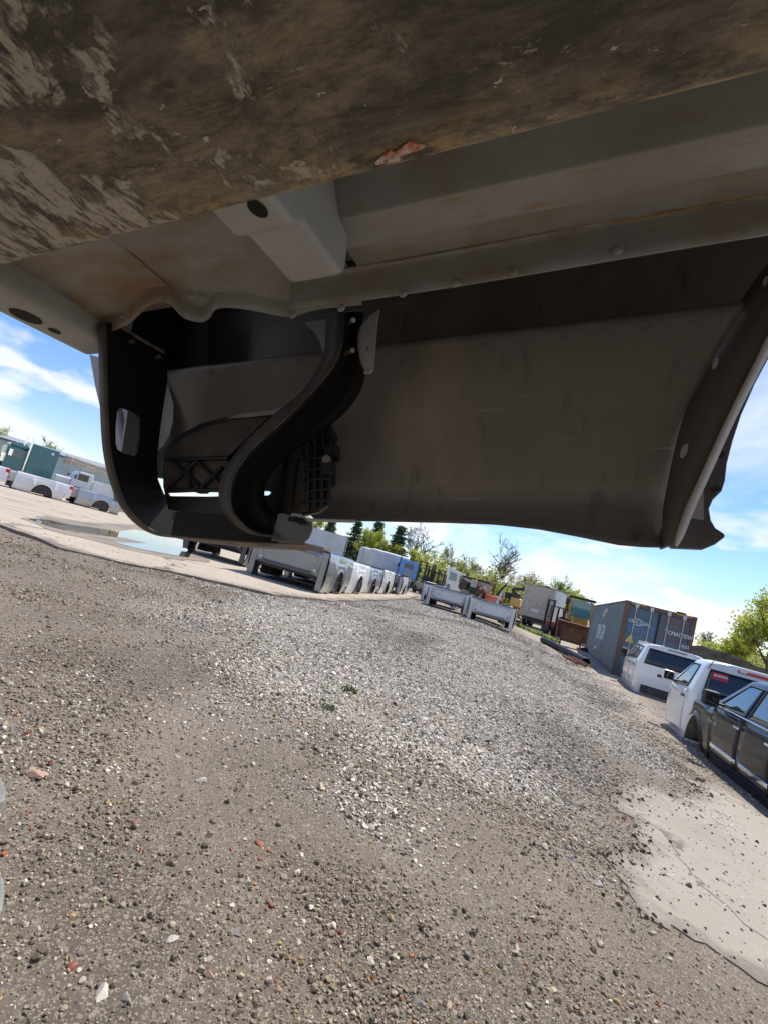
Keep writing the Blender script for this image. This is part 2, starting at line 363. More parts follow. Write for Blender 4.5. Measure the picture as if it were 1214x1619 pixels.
def concrete(name, base, stain, crack_scale, spot):
    m = mat(name, base, rough=.85, spec=.3, var=stain, vscale=.7, vlo=.45, vhi=.75, layers=[(tuple(c * .72 for c in base), 14, (1, 1, 1), .56, .72, (3, 3, 3), (0, 0, 0)), (tuple(c * .5 for c in base), 55, (1, 1, 1), .66, .7, (1, 3, 9), (0, 0, 0))], bump=.15, bscale=70)
    t = m.node_tree; b = t.nodes['Principled BSDF']; src = b.inputs['Base Color'].links[0].from_socket
    g = N(t, 'ShaderNodeNewGeometry'); nz = N(t, 'ShaderNodeTexNoise'); nz.inputs['Scale'].default_value = 1.6; nz.inputs['Detail'].default_value = 8; t.links.new(g.outputs['Position'], nz.inputs['Vector'])
    ad = N(t, 'ShaderNodeMixRGB', blend_type='LINEAR_LIGHT'); ad.inputs[0].default_value = .45; t.links.new(g.outputs['Position'], ad.inputs[1]); t.links.new(nz.outputs['Color'], ad.inputs[2])
    vo = N(t, 'ShaderNodeTexVoronoi', feature='DISTANCE_TO_EDGE'); vo.inputs['Scale'].default_value = crack_scale; t.links.new(ad.outputs[0], vo.inputs['Vector'])
    r_ = N(t, 'ShaderNodeMapRange'); r_.inputs[1].default_value = .005; r_.inputs[2].default_value = .014; r_.inputs[3].default_value = .85; r_.inputs[4].default_value = 0; t.links.new(vo.outputs[0], r_.inputs[0])
    nz2 = N(t, 'ShaderNodeTexNoise'); nz2.inputs['Scale'].default_value = .9; t.links.new(g.outputs['Position'], nz2.inputs['Vector'])
    r2 = N(t, 'ShaderNodeMapRange'); r2.inputs[1].default_value = .40; r2.inputs[2].default_value = .50; t.links.new(nz2.outputs['Fac'], r2.inputs[0])
    mu = N(t, 'ShaderNodeMath', operation='MULTIPLY'); t.links.new(r_.outputs[0], mu.inputs[0]); t.links.new(r2.outputs[0], mu.inputs[1])
    mx = N(t, 'ShaderNodeMixRGB'); t.links.new(mu.outputs[0], mx.inputs[0]); t.links.new(src, mx.inputs[1]); mx.inputs[2].default_value = (.10, .09, .08, 1)
    ea = N(t, 'ShaderNodeAttribute'); ea.attribute_name = 'edge'; nz3 = N(t, 'ShaderNodeTexNoise'); nz3.inputs['Scale'].default_value = 5; nz3.inputs['Detail'].default_value = 9; nz3.inputs['Roughness'].default_value = .7; t.links.new(g.outputs['Position'], nz3.inputs['Vector'])
    m1 = N(t, 'ShaderNodeMath', operation='MULTIPLY'); m1.inputs[1].default_value = spot; t.links.new(ea.outputs['Fac'], m1.inputs[0]); m2 = N(t, 'ShaderNodeMath', operation='ADD'); t.links.new(m1.outputs[0], m2.inputs[0]); t.links.new(nz3.outputs['Fac'], m2.inputs[1])
    r3 = N(t, 'ShaderNodeMapRange'); r3.inputs[1].default_value = .50; r3.inputs[2].default_value = .72; r3.inputs[3].default_value = .95; r3.inputs[4].default_value = 0; t.links.new(m2.outputs[0], r3.inputs[0])
    mx2 = N(t, 'ShaderNodeMixRGB'); t.links.new(r3.outputs[0], mx2.inputs[0]); t.links.new(mx.outputs[0], mx2.inputs[1]); mx2.inputs[2].default_value = (.165, .138, .11, 1); t.links.new(mx2.outputs[0], b.inputs['Base Color'])
    return m
CONC_L = concrete('warm_concrete', (.43, .37, .29), (.33, .28, .215), .22, .6)
CONC_R = concrete('pale_concrete', (.315, .285, .235), (.225, .195, .155), .75, 1.3)
cl_pts = [gxy(*q) for q in [(0, 834), (50, 852), (95, 869), (190, 891), (270, 906), (330, 920), (430, 943), (520, 952), (600, 951)]]
e = cl_pts[-1]; f0 = cl_pts[0]
cl_poly = [(f0[0] - 14, f0[1] - 3.5), ] + cl_pts + [(e[0] + 1.6, e[1] + 8), (e[0] + 3, e[1] + 17), (-8, 46), (-30, 50), (-48, 34)]
pav = sheet('concrete_pavement', cl_poly, .040, .7, CONC_L, skirt=.14, wob=.10, zf=zflat); pav['kind'] = 'structure'
sl_px = [(960, 1258), (985, 1246), (1030, 1240), (1062, 1262), (1100, 1250), (1080, 1230), (1130, 1238), (1180, 1268), (1225, 1300), (1330, 1400), (1400, 1600), (1300, 1640), (1214, 1560), (1170, 1535), (1110, 1490), (1060, 1478), (1010, 1450), (985, 1420), (972, 1385), (950, 1352), (985, 1345), (1000, 1320), (995, 1295), (968, 1275)]
slab = sheet('concrete_slab', [gxy(*q) for q in sl_px], .006, .10, CONC_R, skirt=.012, wob=.10); slab['kind'] = 'structure'

WATER = mat('puddle_water', (.06, .055, .045), rough=.015, spec=.5, var=(.09, .08, .065), vscale=.8)
pud_px = [(44, 824), (75, 824), (110, 832), (140, 836), (185, 843), (213, 839), (260, 848), (298, 858), (305, 872), (298, 884), (262, 880), (215, 872), (178, 862), (232, 863), (196, 854), (120, 846), (75, 835)]
puddle = sheet('puddle', [gxy(*q) for q in pud_px], .050, .35, WATER, wob=.05, zf=zflat); puddle['kind'] = 'structure'
WET = mat('damp_concrete', (.20, .165, .125), rough=.65, spec=.2, var=(.30, .25, .19), vscale=.9)
wet_px = [(34, 824), (75, 819), (140, 828), (215, 831), (300, 850), (345, 864), (330, 892), (270, 886), (200, 874), (150, 860), (75, 841)]
wet = sheet('damp_concrete_patch', [gxy(*q) for q in wet_px], .045, .5, WET, wob=.16, zf=zflat); wet['kind'] = 'structure'

# ---- loose stones: instanced pebbles (uncountable)
rng = np.random.default_rng(7)
def rock_mesh(name, seed, sub=1, rough=.28, flat=.7, cut=.62):
    bm = bmesh.new(); bmesh.ops.create_icosphere(bm, subdivisions=sub, radius=1)
    for v_ in bm.verts:
        k = 1 + rough * mnoise.noise(v_.co * 1.3 + Vector((seed * 3.7, seed, 0))) + rough * .7 * mnoise.noise(v_.co * 3.1 + Vector((seed, 0, 2)))
        v_.co = v_.co * k
        q = v_.co                                                   # chop a few flat facets
        for j in range(6):
            d = Vector((math.sin(seed * 5 + j * 2.1), math.cos(seed * 3 + j * 1.7), math.sin(seed + j * 2.9))).normalized(); s_ = q.dot(d)
            if s_ > cut: v_.co -= d * (s_ - cut)
        v_.co.z *= flat
    me = bpy.data.meshes.new(name); bm.to_mesh(me); bm.free(); return me
def pebble_mat():
    m = bpy.data.materials.new('loose_pebble'); m.use_nodes = True; t = m.node_tree; b = t.nodes['Principled BSDF']; b.inputs['Roughness'].default_value = .95; b.inputs['Specular IOR Level'].default_value = .08
    a = N(t, 'ShaderNodeAttribute', attribute_type='INSTANCER'); a.attribute_name = 'tint'; t.links.new(a.outputs['Color'], b.inputs['Base Color']); return m
PEB_M = pebble_mat()
pcol = bpy.data.collections.new('pebble_shapes')
for k in range(5):
    me = rock_mesh('pebble_shape', k + 1, 2, .36, .66, .60); me.materials.append(PEB_M); pcol.objects.link(bpy.data.objects.new('pebble_shape', me))
def scatter(name, label, P, scale, tint, seed):
    n_ = len(P); me = bpy.data.meshes.new(name); me.vertices.add(n_); me.vertices.foreach_set('co', np.asarray(P, np.float32).ravel())
    me.attributes.new('scl', 'FLOAT', 'POINT').data.foreach_set('value', np.asarray(scale, np.float32))
    me.attributes.new('tint', 'FLOAT_COLOR', 'POINT').data.foreach_set('color', np.concatenate([tint, np.ones((n_, 1))], 1).astype(np.float32).ravel())
    r = np.random.default_rng(seed); rot = np.stack([r.normal(0, .35, n_), r.normal(0, .35, n_), r.uniform(0, 6.28, n_)], 1).astype(np.float32)
    me.attributes.new('rot', 'FLOAT_VECTOR', 'POINT').data.foreach_set('vector', rot.ravel())
    o = bpy.data.objects.new(name, me); COL.objects.link(o); me.materials.append(PEB_M)
    g = bpy.data.node_groups.new(name, 'GeometryNodeTree'); g.interface.new_socket('Geometry', in_out='INPUT', socket_type='NodeSocketGeometry'); g.interface.new_socket('Geometry', in_out='OUTPUT', socket_type='NodeSocketGeometry')
    gi = g.nodes.new('NodeGroupInput'); go = g.nodes.new('NodeGroupOutput'); ip = g.nodes.new('GeometryNodeInstanceOnPoints'); ci = g.nodes.new('GeometryNodeCollectionInfo')
    mtp = g.nodes.new('GeometryNodeMeshToPoints'); ci.inputs['Collection'].default_value = pcol; ci.inputs['Separate Children'].default_value = True; ci.inputs['Reset Children'].default_value = True
    ip.inputs['Pick Instance'].default_value = True
    ri = g.nodes.new('FunctionNodeRandomValue'); ri.data_type = 'INT'
    ri.inputs[4].default_value = 0; ri.inputs[5].default_value = 4; ri.inputs['Seed'].default_value = seed
    def na(nm, ty):
        q = g.nodes.new('GeometryNodeInputNamedAttribute'); q.data_type = ty; q.inputs['Name'].default_value = nm; return q.outputs['Attribute']
    L = g.links.new
    L(gi.outputs[0], mtp.inputs['Mesh']); L(mtp.outputs[0], ip.inputs['Points']); L(ci.outputs[0], ip.inputs['Instance']); L(ri.outputs[2], ip.inputs['Instance Index'])
    L(na('scl', 'FLOAT'), ip.inputs['Scale']); L(na('rot', 'FLOAT_VECTOR'), ip.inputs['Rotation']); L(ip.outputs[0], go.inputs[0])
    md = o.modifiers.new('scatter', 'NODES'); md.node_group = g
    o['kind'] = 'stuff'; o['label'] = label; o['category'] = 'gravel'
    return o
def zgv(P): return np.array([zg(x, y) for x, y in P])
SLABXY = np.array([gxy(*q) for q in sl_px]); PAVXY = np.array(cl_poly)
def tints(n_, pal, wts, r):
    pal = np.array(pal); idx = r.choice(len(pal), n_, p=np.array(wts) / sum(wts)); return pal[idx] * r.uniform(.75, 1.2, (n_, 1)) * r.uniform(.95, 1.05, (n_, 3))
def wedge(n_, r0, r1, pw, a0=-62, a1=62):
    """points in a fan in front of the standing place, denser close by."""
    u = rng.uniform(0, 1, n_); R = (r0 ** pw + u * (r1 ** pw - r0 ** pw)) ** (1 / pw); A = np.radians(rng.uniform(a0, a1, n_))
    return np.stack([R * np.sin(A), R * np.cos(A)], 1)
Q = wedge(400000, .75, 12, .62); wa = wg_amount(Q); sd_s = poly_dist(Q, SLABXY); sd_p = poly_dist(Q, PAVXY)
cluster = np.array([mnoise.noise((x * 1.1, y * 1.1, 31)) for x, y in Q])
keep = (rng.uniform(0, 1, len(Q)) < np.clip(.50 + cluster * 1.5, .14, .95)) & (wa < .6) & (rng.uniform(0, 1, len(Q)) < np.clip(.025 + np.exp(-np.maximum(sd_s, 0) / .08) * .6, 0, 1) + (sd_s < 0)) & ((sd_p < 0) | (rng.uniform(0, 1, len(Q)) < .02))
Q = Q[keep]; R = np.hypot(Q[:, 0], Q[:, 1])
sc = np.clip(rng.lognormal(-5.76, .48, len(Q)), .0015, .020) * (0.85 + .11 * R)
sc *= np.where(rng.uniform(0, 1, len(Q)) < .012, rng.uniform(1.5, 2.6, len(Q)), 1.0); sc = np.minimum(sc, .0115 + .0012 * R)
Z = zgv(Q) + sc * .28
onslab = (poly_dist(Q, SLABXY) > 0); Z[onslab] += .006; pv_ = poly_dist(Q, PAVXY) > 0; Z[pv_] = np.array([zflat(x, y) for x, y in Q[pv_]]) + .043
tn = tints(len(Q), [(.38, .33, .265), (.24, .205, .165), (.13, .112, .092), (.62, .57, .48), (.38, .28, .15), (.36, .11, .05)], [34, 36, 15, 9, 4, .8], rng)
tn *= .86; tn *= np.array([1.06, 1.0, .91]); tn[onslab] *= .36; sc[onslab] *= 1.3
scatter('loose_gravel', 'fine mixed gravel scattered over the brown dirt', np.column_stack([Q, Z]), sc, tn, 3)
lo_, hi_ = WG.min(0) - .6, WG.max(0) + .6
Q = wedge(1150000, 2.2, 26, .62, -32, 42)
wa = wg_amount(Q); Q = Q[(rng.uniform(0, 1, len(Q)) < wa)]
thin = np.array([.5 * mnoise.noise((x * .9 - y * .25, y * .35, 12)) + 1.2 * mnoise.noise(((x * .62 + y * .78) * .22, (x * .78 - y * .62) * 2.4, 40)) for x, y in Q]); Q = Q[rng.uniform(0, 1, len(Q)) < np.clip(.78 + thin * 1.0, .2, 1)][:330000]
R = np.hypot(Q[:, 0], Q[:, 1]); sc = np.clip(rng.lognormal(-5.06, .42, len(Q)), .003, .03) * (.75 + .045 * R)
dark = np.clip(np.array([mnoise.noise((x * .7 - y * .3, y * .3, 77)) for x, y in Q]) * 1.8, 0, .65)
tn = tints(len(Q), [(.68, .625, .53), (.50, .45, .375), (.31, .27, .22), (.11, .095, .078), (.44, .35, .24)], [36, 30, 18, 12, 4], rng) * (1 - dark[:, None] * .55)
scatter('crushed_limestone', 'pale crushed stone spread in a broad patch across the yard', np.column_stack([Q, zgv(Q) + sc * .25]), sc, tn, 5)

# ================================================================ VEHICLES AND YARD THINGS
def dirv(az): return Vector((math.sin(az), math.cos(az), 0))
def rgt(az): return Vector((math.cos(az), -math.sin(az), 0))
def onground(p, dz=0.0): return Vector((p.x, p.y, zg(p.x, p.y) + dz))

# ---- loose pickup beds: origin at the tail centre, +Y towards the bulkhead
def truck_bed(loc, heading, pm, label, group, L=2.44, W=1.98, H=.98, lights=False, smear=False, rail=BLK, zrot=0.0, plugs=True, tilt=0.0):
    r = empty('truck_bed', loc, -heading, label, 'truck bed', group); r.rotation_euler[1] = tilt
    yc, R = L * .50, .50
    def zb(y):
        b = 0.0
        d = abs(y - yc)
        if d < R: b = .06 + math.sqrt(max(0, R * R - d * d)) * 1.08
        if y < .30: b = max(b, .24)
        if y > L - .22: b = max(b, .05)
        return b
    for s in (-1, 1):
        rows = []
        ys = sorted(set([0, .02, .29, .301, L - .02, L] + list(np.linspace(0, L, 46)) + [yc - R + .001, yc + R - .001, yc - R * .985, yc + R * .985]))
        for k in range(13):
            row = []
            for y in ys:
                z0 = zb(y); z = z0 + (H - z0) * k / 12; d = abs(y - yc)
                fl = .035 * math.exp(-((d - R) / .10) ** 2) * math.exp(-max(0, z - .62) / .1) if d > R * .6 else .03 * math.exp(-max(0, z - z0) / .05)
                x = W / 2 - .10 * max(0, (.45 - z) / .45) ** 2 - .055 * max(0, (z - .5) / .5) ** 1.6 + .012 * math.exp(-((z - .73) / .03) ** 2) + fl
                row.append((s * x, y, z))
            rows.append(row)
        sp_ = MB().grid(rows).build('side_panel', pm, r, solid=.02, smooth=50, soff=1 if s < 0 else -1)
        lip = [(s * (W / 2 - .01), y, zb(y)) for y in np.linspace(yc - R + .002, yc + R - .002, 30)]
        MB().tube(lip, .016, 6).build('wheel_arch_edge', BLK, sp_)
        MB().b2(s * (W / 2 - .05), s * (W / 2 - .20), .02, L - .02, H - .012, H + .022).build('rail_cap', rail, r, bevel=.012)
        MB().b2(s * (W / 2 - .19), s * (W / 2 - .165), .03, L - .03, .42, H - .015).build('inner_wall', pm, r)
        pts = [(.46 * math.cos(a), .06 + .50 * math.sin(a)) for a in np.linspace(0, PI, 14)]
        MB().prism([(yc + p[0] * 1.02, p[1] + .02) for p in pts], s * (W / 2 - .07), s * (W / 2 - .34), 'x').build('wheelhouse', DARKM, r, smooth=40)
        MB().b2(s * (W / 2 - .055), s * (W / 2 - .20), L - .05, L + .004, .06, H - .02).build('front_pillar', pm, r, bevel=.012)
        if lights:
            for z0, z1 in ((.68, .92), (.42, .62)):
                MB().b2(s * (W / 2 - .15), s * (W / 2 - .012 + .022), -.045, .13, z0, z1).build('tail_lamp', REDL, r, bevel=.025, seg=3)
        else:
            MB().b2(s * (W / 2 - .16), s * (W / 2 - .05), -.01, .035, .32, H - .03).build('tail_post', pm, r, bevel=.01)
    MB().b2(-W / 2 + .19, W / 2 - .19, .02, L - .03, .40, .435).build('bed_floor', DARKM, r)
    for y in (.2, .75, 1.35, 1.95, L - .12): MB().b2(-W / 2 + .24, W / 2 - .24, y - .05, y + .05, .31, .398).build('cross_sill', DARKM, r, bevel=.01)
    # bulkhead: frame with a pressed-in field
    z0, z1, x0 = .37, H - .01, W / 2 - .20
    bm_ = MB(); yb = L
    fr = [(-x0, z0), (x0, z0), (x0, z1), (-x0, z1)]
    o1 = [(-x0 + .09, z0 + .075), (x0 - .09, z0 + .075), (x0 - .09, z1 - .09), (-x0 + .09, z1 - .09)]
    def rr(q, rd, n_=5):
        (a, b), (c, d) = q[0], q[2]; P = []
        for cx, cz, a0 in ((c - rd, b + rd, -PI / 2), (c - rd, d - rd, 0), (a + rd, d - rd, PI / 2), (a + rd, b + rd, PI)):
            for k in range(n_): P.append((cx + rd * math.cos(a0 + PI / 2 * k / (n_ - 1)), cz + rd * math.sin(a0 + PI / 2 * k / (n_ - 1))))
        return P
    A = rr(fr, .03); B = rr(o1, .07); C2 = rr([(p[0] * 1, p[1]) for p in [(-x0 + .115, z0 + .10), (0, 0), (x0 - .115, z1 - .115)]], .06)
    nA = len(A); V_ = [(p[0], yb, p[1]) for p in A] + [(p[0], yb + .004, p[1]) for p in B] + [(p[0], yb - .022, p[1]) for p in C2]
    F_ = [(i, (i + 1) % nA, nA + (i + 1) % nA, nA + i) for i in range(nA)] + [(nA + i, nA + (i + 1) % nA, 2 * nA + (i + 1) % nA, 2 * nA + i) for i in range(nA)] + [tuple(range(2 * nA, 3 * nA))]
    bk = bm_.add(V_, F_).build('bulkhead', pm, r, solid=.012, smooth=35)
    MB().b2(-x0, x0, L - .06, L + .012, H - .02, H + .016).build('bulkhead_cap', rail, r, bevel=.01)
    MB().b2(-x0 + .18, x0 - .18, L + .006, L + .016, z0 + .055, z0 + .075).build('bulkhead_slot', BLK, bk)
    if plugs:
        for s in (-1, 1): MB().tube([(s * (x0 - .11), L + .0, z0 + .13), (s * (x0 - .11), L + .014, z0 + .13)], .028, 12).build('plug', LETTER if pm is not P_LGREY else BLK, bk)
    if smear:
        pts = [(.34 * math.cos(a) * (1 + .15 * math.sin(5 * a)), .09 * math.sin(a) * (1 + .2 * math.sin(3 * a + 1))) for a in np.linspace(0, 2 * PI, 30)[:-1]]
        MB().add([(-.12 + p[0], L - .017, .70 + p[1] + p[0] * -.05) for p in pts], [tuple(range(len(pts)))]).build('primer_smear', mat('dark_primer_smear', (.11, .105, .10), rough=.8, var=(.3, .29, .28), vscale=9), bk, smooth=0)
    return r
ROW = rad(11)
pL, pR = gp(396, 909), gp(497, 941)
c0 = (pL + pR) / 2; d_ = dirv(ROW)
row = [(P_GREY, 'charcoal grey truck bed heading the long row, bulkhead and white plugs facing the gravel'),
       (P_WHITE, 'white truck bed second in the long row, directly behind the grey one'),
       (P_SILVER, 'silver grey truck bed third in the long row, between two white beds'),
       (P_WHITE2, 'white truck bed fourth in the long row, just before the black bed'),
       (P_BLACK, 'black truck bed fifth in the long row of beds'),
       (P_WHITE, 'white truck bed sixth in the long row, just past the black bed'),
       (P_CHAR, 'dark charcoal truck bed closing the far end of the long row')]
for k, (pm, lb) in enumerate(row):
    q = c0 + d_ * (2.46 + 2.72 * k + .08 * math.sin(k * 5)) + rgt(ROW) * (.10 * math.sin(k * 3))
    truck_bed(onground(q, .03), ROW + PI + .03 * math.sin(k * 7), pm, lb, 'truck beds standing end to end in the long row', H=.98 - .03 * (k % 3))
# a dark bed in the next row to the side
q = gp(352, 893); truck_bed(onground(q + dirv(ROW) * 2.9 - rgt(ROW) * .6, .05), ROW + PI, P_CHAR, 'dark charcoal truck bed standing by the puddle behind the grey bed', 'truck beds by the puddle')
# two pale beds further on
for (a, b, lb, sm, D) in [((677, 951), (742, 973), 'pale silver truck bed with a dark primer smear on its bulkhead', True, 22.5), ((748, 981), (808, 998), 'clean pale silver truck bed nearest the beige box body, unmarked bulkhead', False, 20.5)]:
    A, B = at(*a, D), at(*b, D); c = (A + B) / 2; ca_ = math.atan2((B - A).x, (B - A).y) - PI / 2
    truck_bed(onground(c + dirv(ROW) * 2.4, 0.0), ROW + PI + rad(4), P_LGREY, lb, 'pale truck beds across the gravel', smear=sm, W=1.94, H=.96)
for (x, y, D, pm, lb) in [(728, 958, 25.6, P_WHITE, 'white truck bed close behind the smeared pale bed'), (806, 985, 23.4, P_CHAR, 'dark truck bed close behind the clean pale bed')]:
    c = at(x, y, D); truck_bed(onground(c + dirv(ROW) * 2.5 - rgt(ROW) * 1.0), ROW + PI + rad(4), pm, lb, 'truck beds behind the pale pair', W=1.9, H=.93)
# row along the far side of the pavement
LR = rad(44)
q1 = gp(107, 796)
for k, (off, pm, lb) in enumerate([(-2.95, P_WHITE, 'white truck bed cut off by the picture edge, red tail lamps showing'), (0, P_WHITE, 'long white truck bed with red tail lamps in front of the teal truck'), (2.95, P_SILVER, 'silver truck bed beside the black bracket, before the bucket truck')]):
    truck_bed(onground(q1 + dirv(LR) * off - rgt(LR) * .97, .04), LR + PI, pm, lb, 'truck beds along the far side of the pavement', L=2.6, H=.95, lights=True)

# ---- loose pickup cabs: origin at the rear centre, +Y forward
def hwf(t): return interp(t, [0, .10, .30, .50, .60, .66, .90, .955, .985, 1.0], [.93, .975, 1.0, .99, .965, .93, .80, .765, .70, .55])
class Cab:
    def __init__(s, name, loc, az, pm, label, cat='truck cab', group=None, L=1.6, W=1.95, H=1.5, slope=1.0, lean=.10, fr=None):
        s.L, s.W, s.H, s.pm, s.lean, s.slope = L, W, H, pm, lean, slope
        s.r = empty(name, loc, -az, label, cat, group)
        zs_ = [0, .03, .10, .2, .3, .4, .5, .58, .62, .66, .72, .8, .87, .92, .955, .98, .995]
        V_, n_ = [], None
        for t in zs_:
            ring = s.ring(t, .13 if t < .97 else .2); n_ = len(ring); V_ += [(p[0], p[1], t * H) for p in ring]
        F_ = [(k * n_ + i, k * n_ + (i + 1) % n_, (k + 1) * n_ + (i + 1) % n_, (k + 1) * n_ + i) for k in range(len(zs_) - 1) for i in range(n_)]
        m_ = len(V_); top = V_[-n_:]; cx_ = sum(p[0] for p in top) / n_; cy_ = sum(p[1] for p in top) / n_
        V_ += [((p[0] - cx_) * .6 + cx_, (p[1] - cy_) * .6 + cy_, H * 1.004) for p in top] + [(cx_, cy_, H * 1.008)]
        F_ += [(m_ - n_ + i, m_ - n_ + (i + 1) % n_, m_ + (i + 1) % n_, m_ + i) for i in range(n_)] + [(m_ + i, m_ + (i + 1) % n_, m_ + n_) for i in range(n_)] + [tuple(range(n_))[::-1]]
        s.body = MB().add(V_, F_).build('cab_shell', pm, s.r, smooth=38)
    def yr(s, t): return s.lean * sstep(.55, 1.0, t) + (.05 * (1 - t / .25) if t < .25 else 0)
    def yf(s, t): return s.L - max(0, t - .62) * s.H * s.slope
    def ring(s, t, rd):
        x = hwf(t) * s.W / 2; a, b = s.yr(t), s.yf(t); P = []
        for cx, cy, a0 in ((x - rd, b - rd, 0), (-x + rd, b - rd, PI / 2), (-x + rd, a + rd, PI), (x - rd, a + rd, 1.5 * PI)):
            for k in range(6): P.append((cx + rd * math.cos(a0 + PI / 2 * k / 5), cy + rd * math.sin(a0 + PI / 2 * k / 5)))
        return P
    def side(s, sd, y, z, off=.0): return (sd * (hwf(z / s.H) * s.W / 2 + off), y, z)
    def rear(s, x, z, off=0.0): return (x, s.yr(z / s.H) - off, z)
    def patch(s, sd, lo, hi, off, n_=10, m_=8):
        """grid on the side between a lower and an upper edge, each a list of (y, z)."""
        A = spline(lo, n_) if len(lo) > 2 else [np.array(lo[0]) + (np.array(lo[1]) - np.array(lo[0])) * k / (n_ - 1) for k in range(n_)]
        B = spline(hi, n_) if len(hi) > 2 else [np.array(hi[0]) + (np.array(hi[1]) - np.array(hi[0])) * k / (n_ - 1) for k in range(n_)]
        return MB().grid([[s.side(sd, a[0] + (b[0] - a[0]) * k / (m_ - 1), a[1] + (b[1] - a[1]) * k / (m_ - 1), off) for a, b in zip(A, B)] for k in range(m_)]), A, B
    def window(s, sd, lo, hi, glass=GLASSB):
        g, A, B = s.patch(sd, lo, hi, .006); w_ = g.build('side_window', glass, s.r, smooth=60, solid=.004)
        path = [s.side(sd, q[0], q[1], .004) for q in list(A) + list(B)[::-1] + [A[0]]]
        MB().tube(path, .011, 6).build('window_seal', BLK, w_)
    def door(s, sd, y0, y1, z0, z1, handle=True, hm=BLK):
        g, A, B = s.patch(sd, [(y0, z0), (y1, z0)], [(y0, z1), (y1, z1)], .007, 8, 14); d = g.build('door', s.pm, s.r, smooth=60, solid=.012)
        path = [s.side(sd, *q, .001) for q in [(y0 - .006, z1 + .02), (y0 - .006, (z0 + z1) / 2), (y0 - .006, z0 - .006), (y1 + .006, z0 - .006), (y1 + .006, (z0 + z1) / 2), (y1 + .006, z1 + .02)]]
        MB().tube(path, .005, 5).build('door_gap', BLK, d)
        if handle:
            q = s.side(sd, y0 + .12, z1 - .13, .012)
            MB().box((q[0] + sd * .012, q[1], q[2]), (.03, .19, .035)).build('door_handle', hm, d, bevel=.012, seg=3)
            MB().box((q[0] - sd * .004, q[1], q[2]), (.01, .22, .075)).build('handle_cup', BLK, d, bevel=.004)
    def rear_window(s, x0, z0, z1, split=True):
        rows = []
        xs = np.linspace(-1, 1, 21)
        for k in range(8):
            z = z0 + (z1 - z0) * k / 7; hw = x0 - .055 * (k / 7) * 1.6
            rows.append([s.rear(x * hw, z, .006) for x in xs])
        g = MB().grid(rows).build('rear_window', GLASS, s.r, smooth=60, solid=.004)
        MB().tube([rows[0][k] for k in range(21)] + [r_[-1] for r_ in rows[1:]] + rows[-1][::-1][1:] + [r_[0] for r_ in rows[::-1][1:]], .013, 6).build('window_seal', BLK, g)
        if split:
            for x in (-.16, .16): MB().tube([s.rear(x, z0, .009), s.rear(x, z1, .009)], .008, 5).build('slider_frame', BLK, g)
    def mirror(s, sd, y, z, m_, w=.20, h=.26, d=.11, out=.15):
        a = s.side(sd, y, z); c = (a[0] + sd * out, a[1] - .02, a[2] + .06)
        o = MB().box(c, (w, d, h)).build('mirror', m_, s.r, bevel=.045, seg=4)
        MB().box((c[0], c[1] - d / 2 - .001, c[2]), (w * .78, .006, h * .78)).build('mirror_glass', GLASS, o, bevel=.02)
        MB().tube([a, (a[0] + sd * out * .5, a[1], a[2] + .0), (c[0], c[1], c[2] - h * .2)], .022, 8).build('mirror_arm', BLK, o)
YARD = rad(19)
def lefthand(px, py, W): return onground(gp(px, py) + rgt(YARD) * W / 2)
# white crew cab, beside the container
c3 = Cab('truck_cab', lefthand(998, 1092, 2.0), YARD, P_WHITE, 'white four-door pickup cab without wheels, closest to the container', group='cut-off pickup cabs', L=2.55, W=2.0, H=1.52, slope=1.15)
H = c3.H
c3.door(-1, .42, 1.25, .16, .88, hm=BLK); c3.door(-1, 1.27, 2.30, .16, .88)
c3.window(-1, [(.52, .95), (1.18, .94)], [(.58, 1.37), (1.14, 1.39)]); c3.window(-1, [(1.30, .94), (2.20, .92)], [(1.30, 1.39), (1.74, 1.38)])
c3.door(1, .42, 1.25, .16, .88); c3.door(1, 1.27, 2.30, .16, .88); c3.window(1, [(.52, .95), (1.18, .94)], [(.58, 1.37), (1.14, 1.39)]); c3.window(1, [(1.30, .94), (2.20, .92)], [(1.30, 1.39), (1.74, 1.38)])
c3.rear_window(.82, .90, 1.36); c3.mirror(-1, 2.12, .93, BLK, w=.18, h=.30, out=.14); c3.mirror(1, 2.12, .93, BLK, w=.18, h=.30, out=.14)
MB().b2(-.26, .26, .075, .11, 1.44, 1.475).build('brake_lamp', mat('brown_lamp_lens', (.28, .16, .10), rough=.3), c3.r, bevel=.008)
MB().b2(-.42, -.20, -.012, .02, .60, .69).build('rear_vent', BLK, c3.r, bevel=.02)
MB().b2(-.80, .85, -.02, .03, .02, .26).build('rear_opening', DARKM, c3.r, bevel=.01)
pts = [(2.46 + .42 * math.cos(a), .02 + .46 * math.sin(a)) for a in np.linspace(PI * .5, PI, 10)] + [(2.04, 0), (2.60, 0), (2.60, .48)]
# white regular cab in the middle
c2 = Cab('truck_cab', lefthand(1077, 1168, 1.95), YARD, P_WHITE, 'white two-door pickup cab with a red sticker in its rear window', group='cut-off pickup cabs', L=1.55, W=1.95, H=1.50, slope=1.2)
c2.door(-1, .30, 1.42, .10, .86, hm=BLK); c2.window(-1, [(.40, .92), (1.34, .88)], [(.46, 1.36), (.84, 1.36)])
c2.door(1, .30, 1.42, .10, .86); c2.window(1, [(.40, .92), (1.34, .88)], [(.46, 1.36), (.84, 1.36)])
c2.rear_window(.80, .88, 1.33, split=False); c2.mirror(-1, 1.22, .92, P_WHITE, w=.22, h=.20, d=.12, out=.17); c2.mirror(1, 1.22, .92, P_WHITE, w=.22, h=.20, d=.12, out=.17)
bl_ = MB().b2(-.30, .30, .06, .10, 1.405, 1.455).build('brake_lamp', REDL, c2.r, bevel=.01)
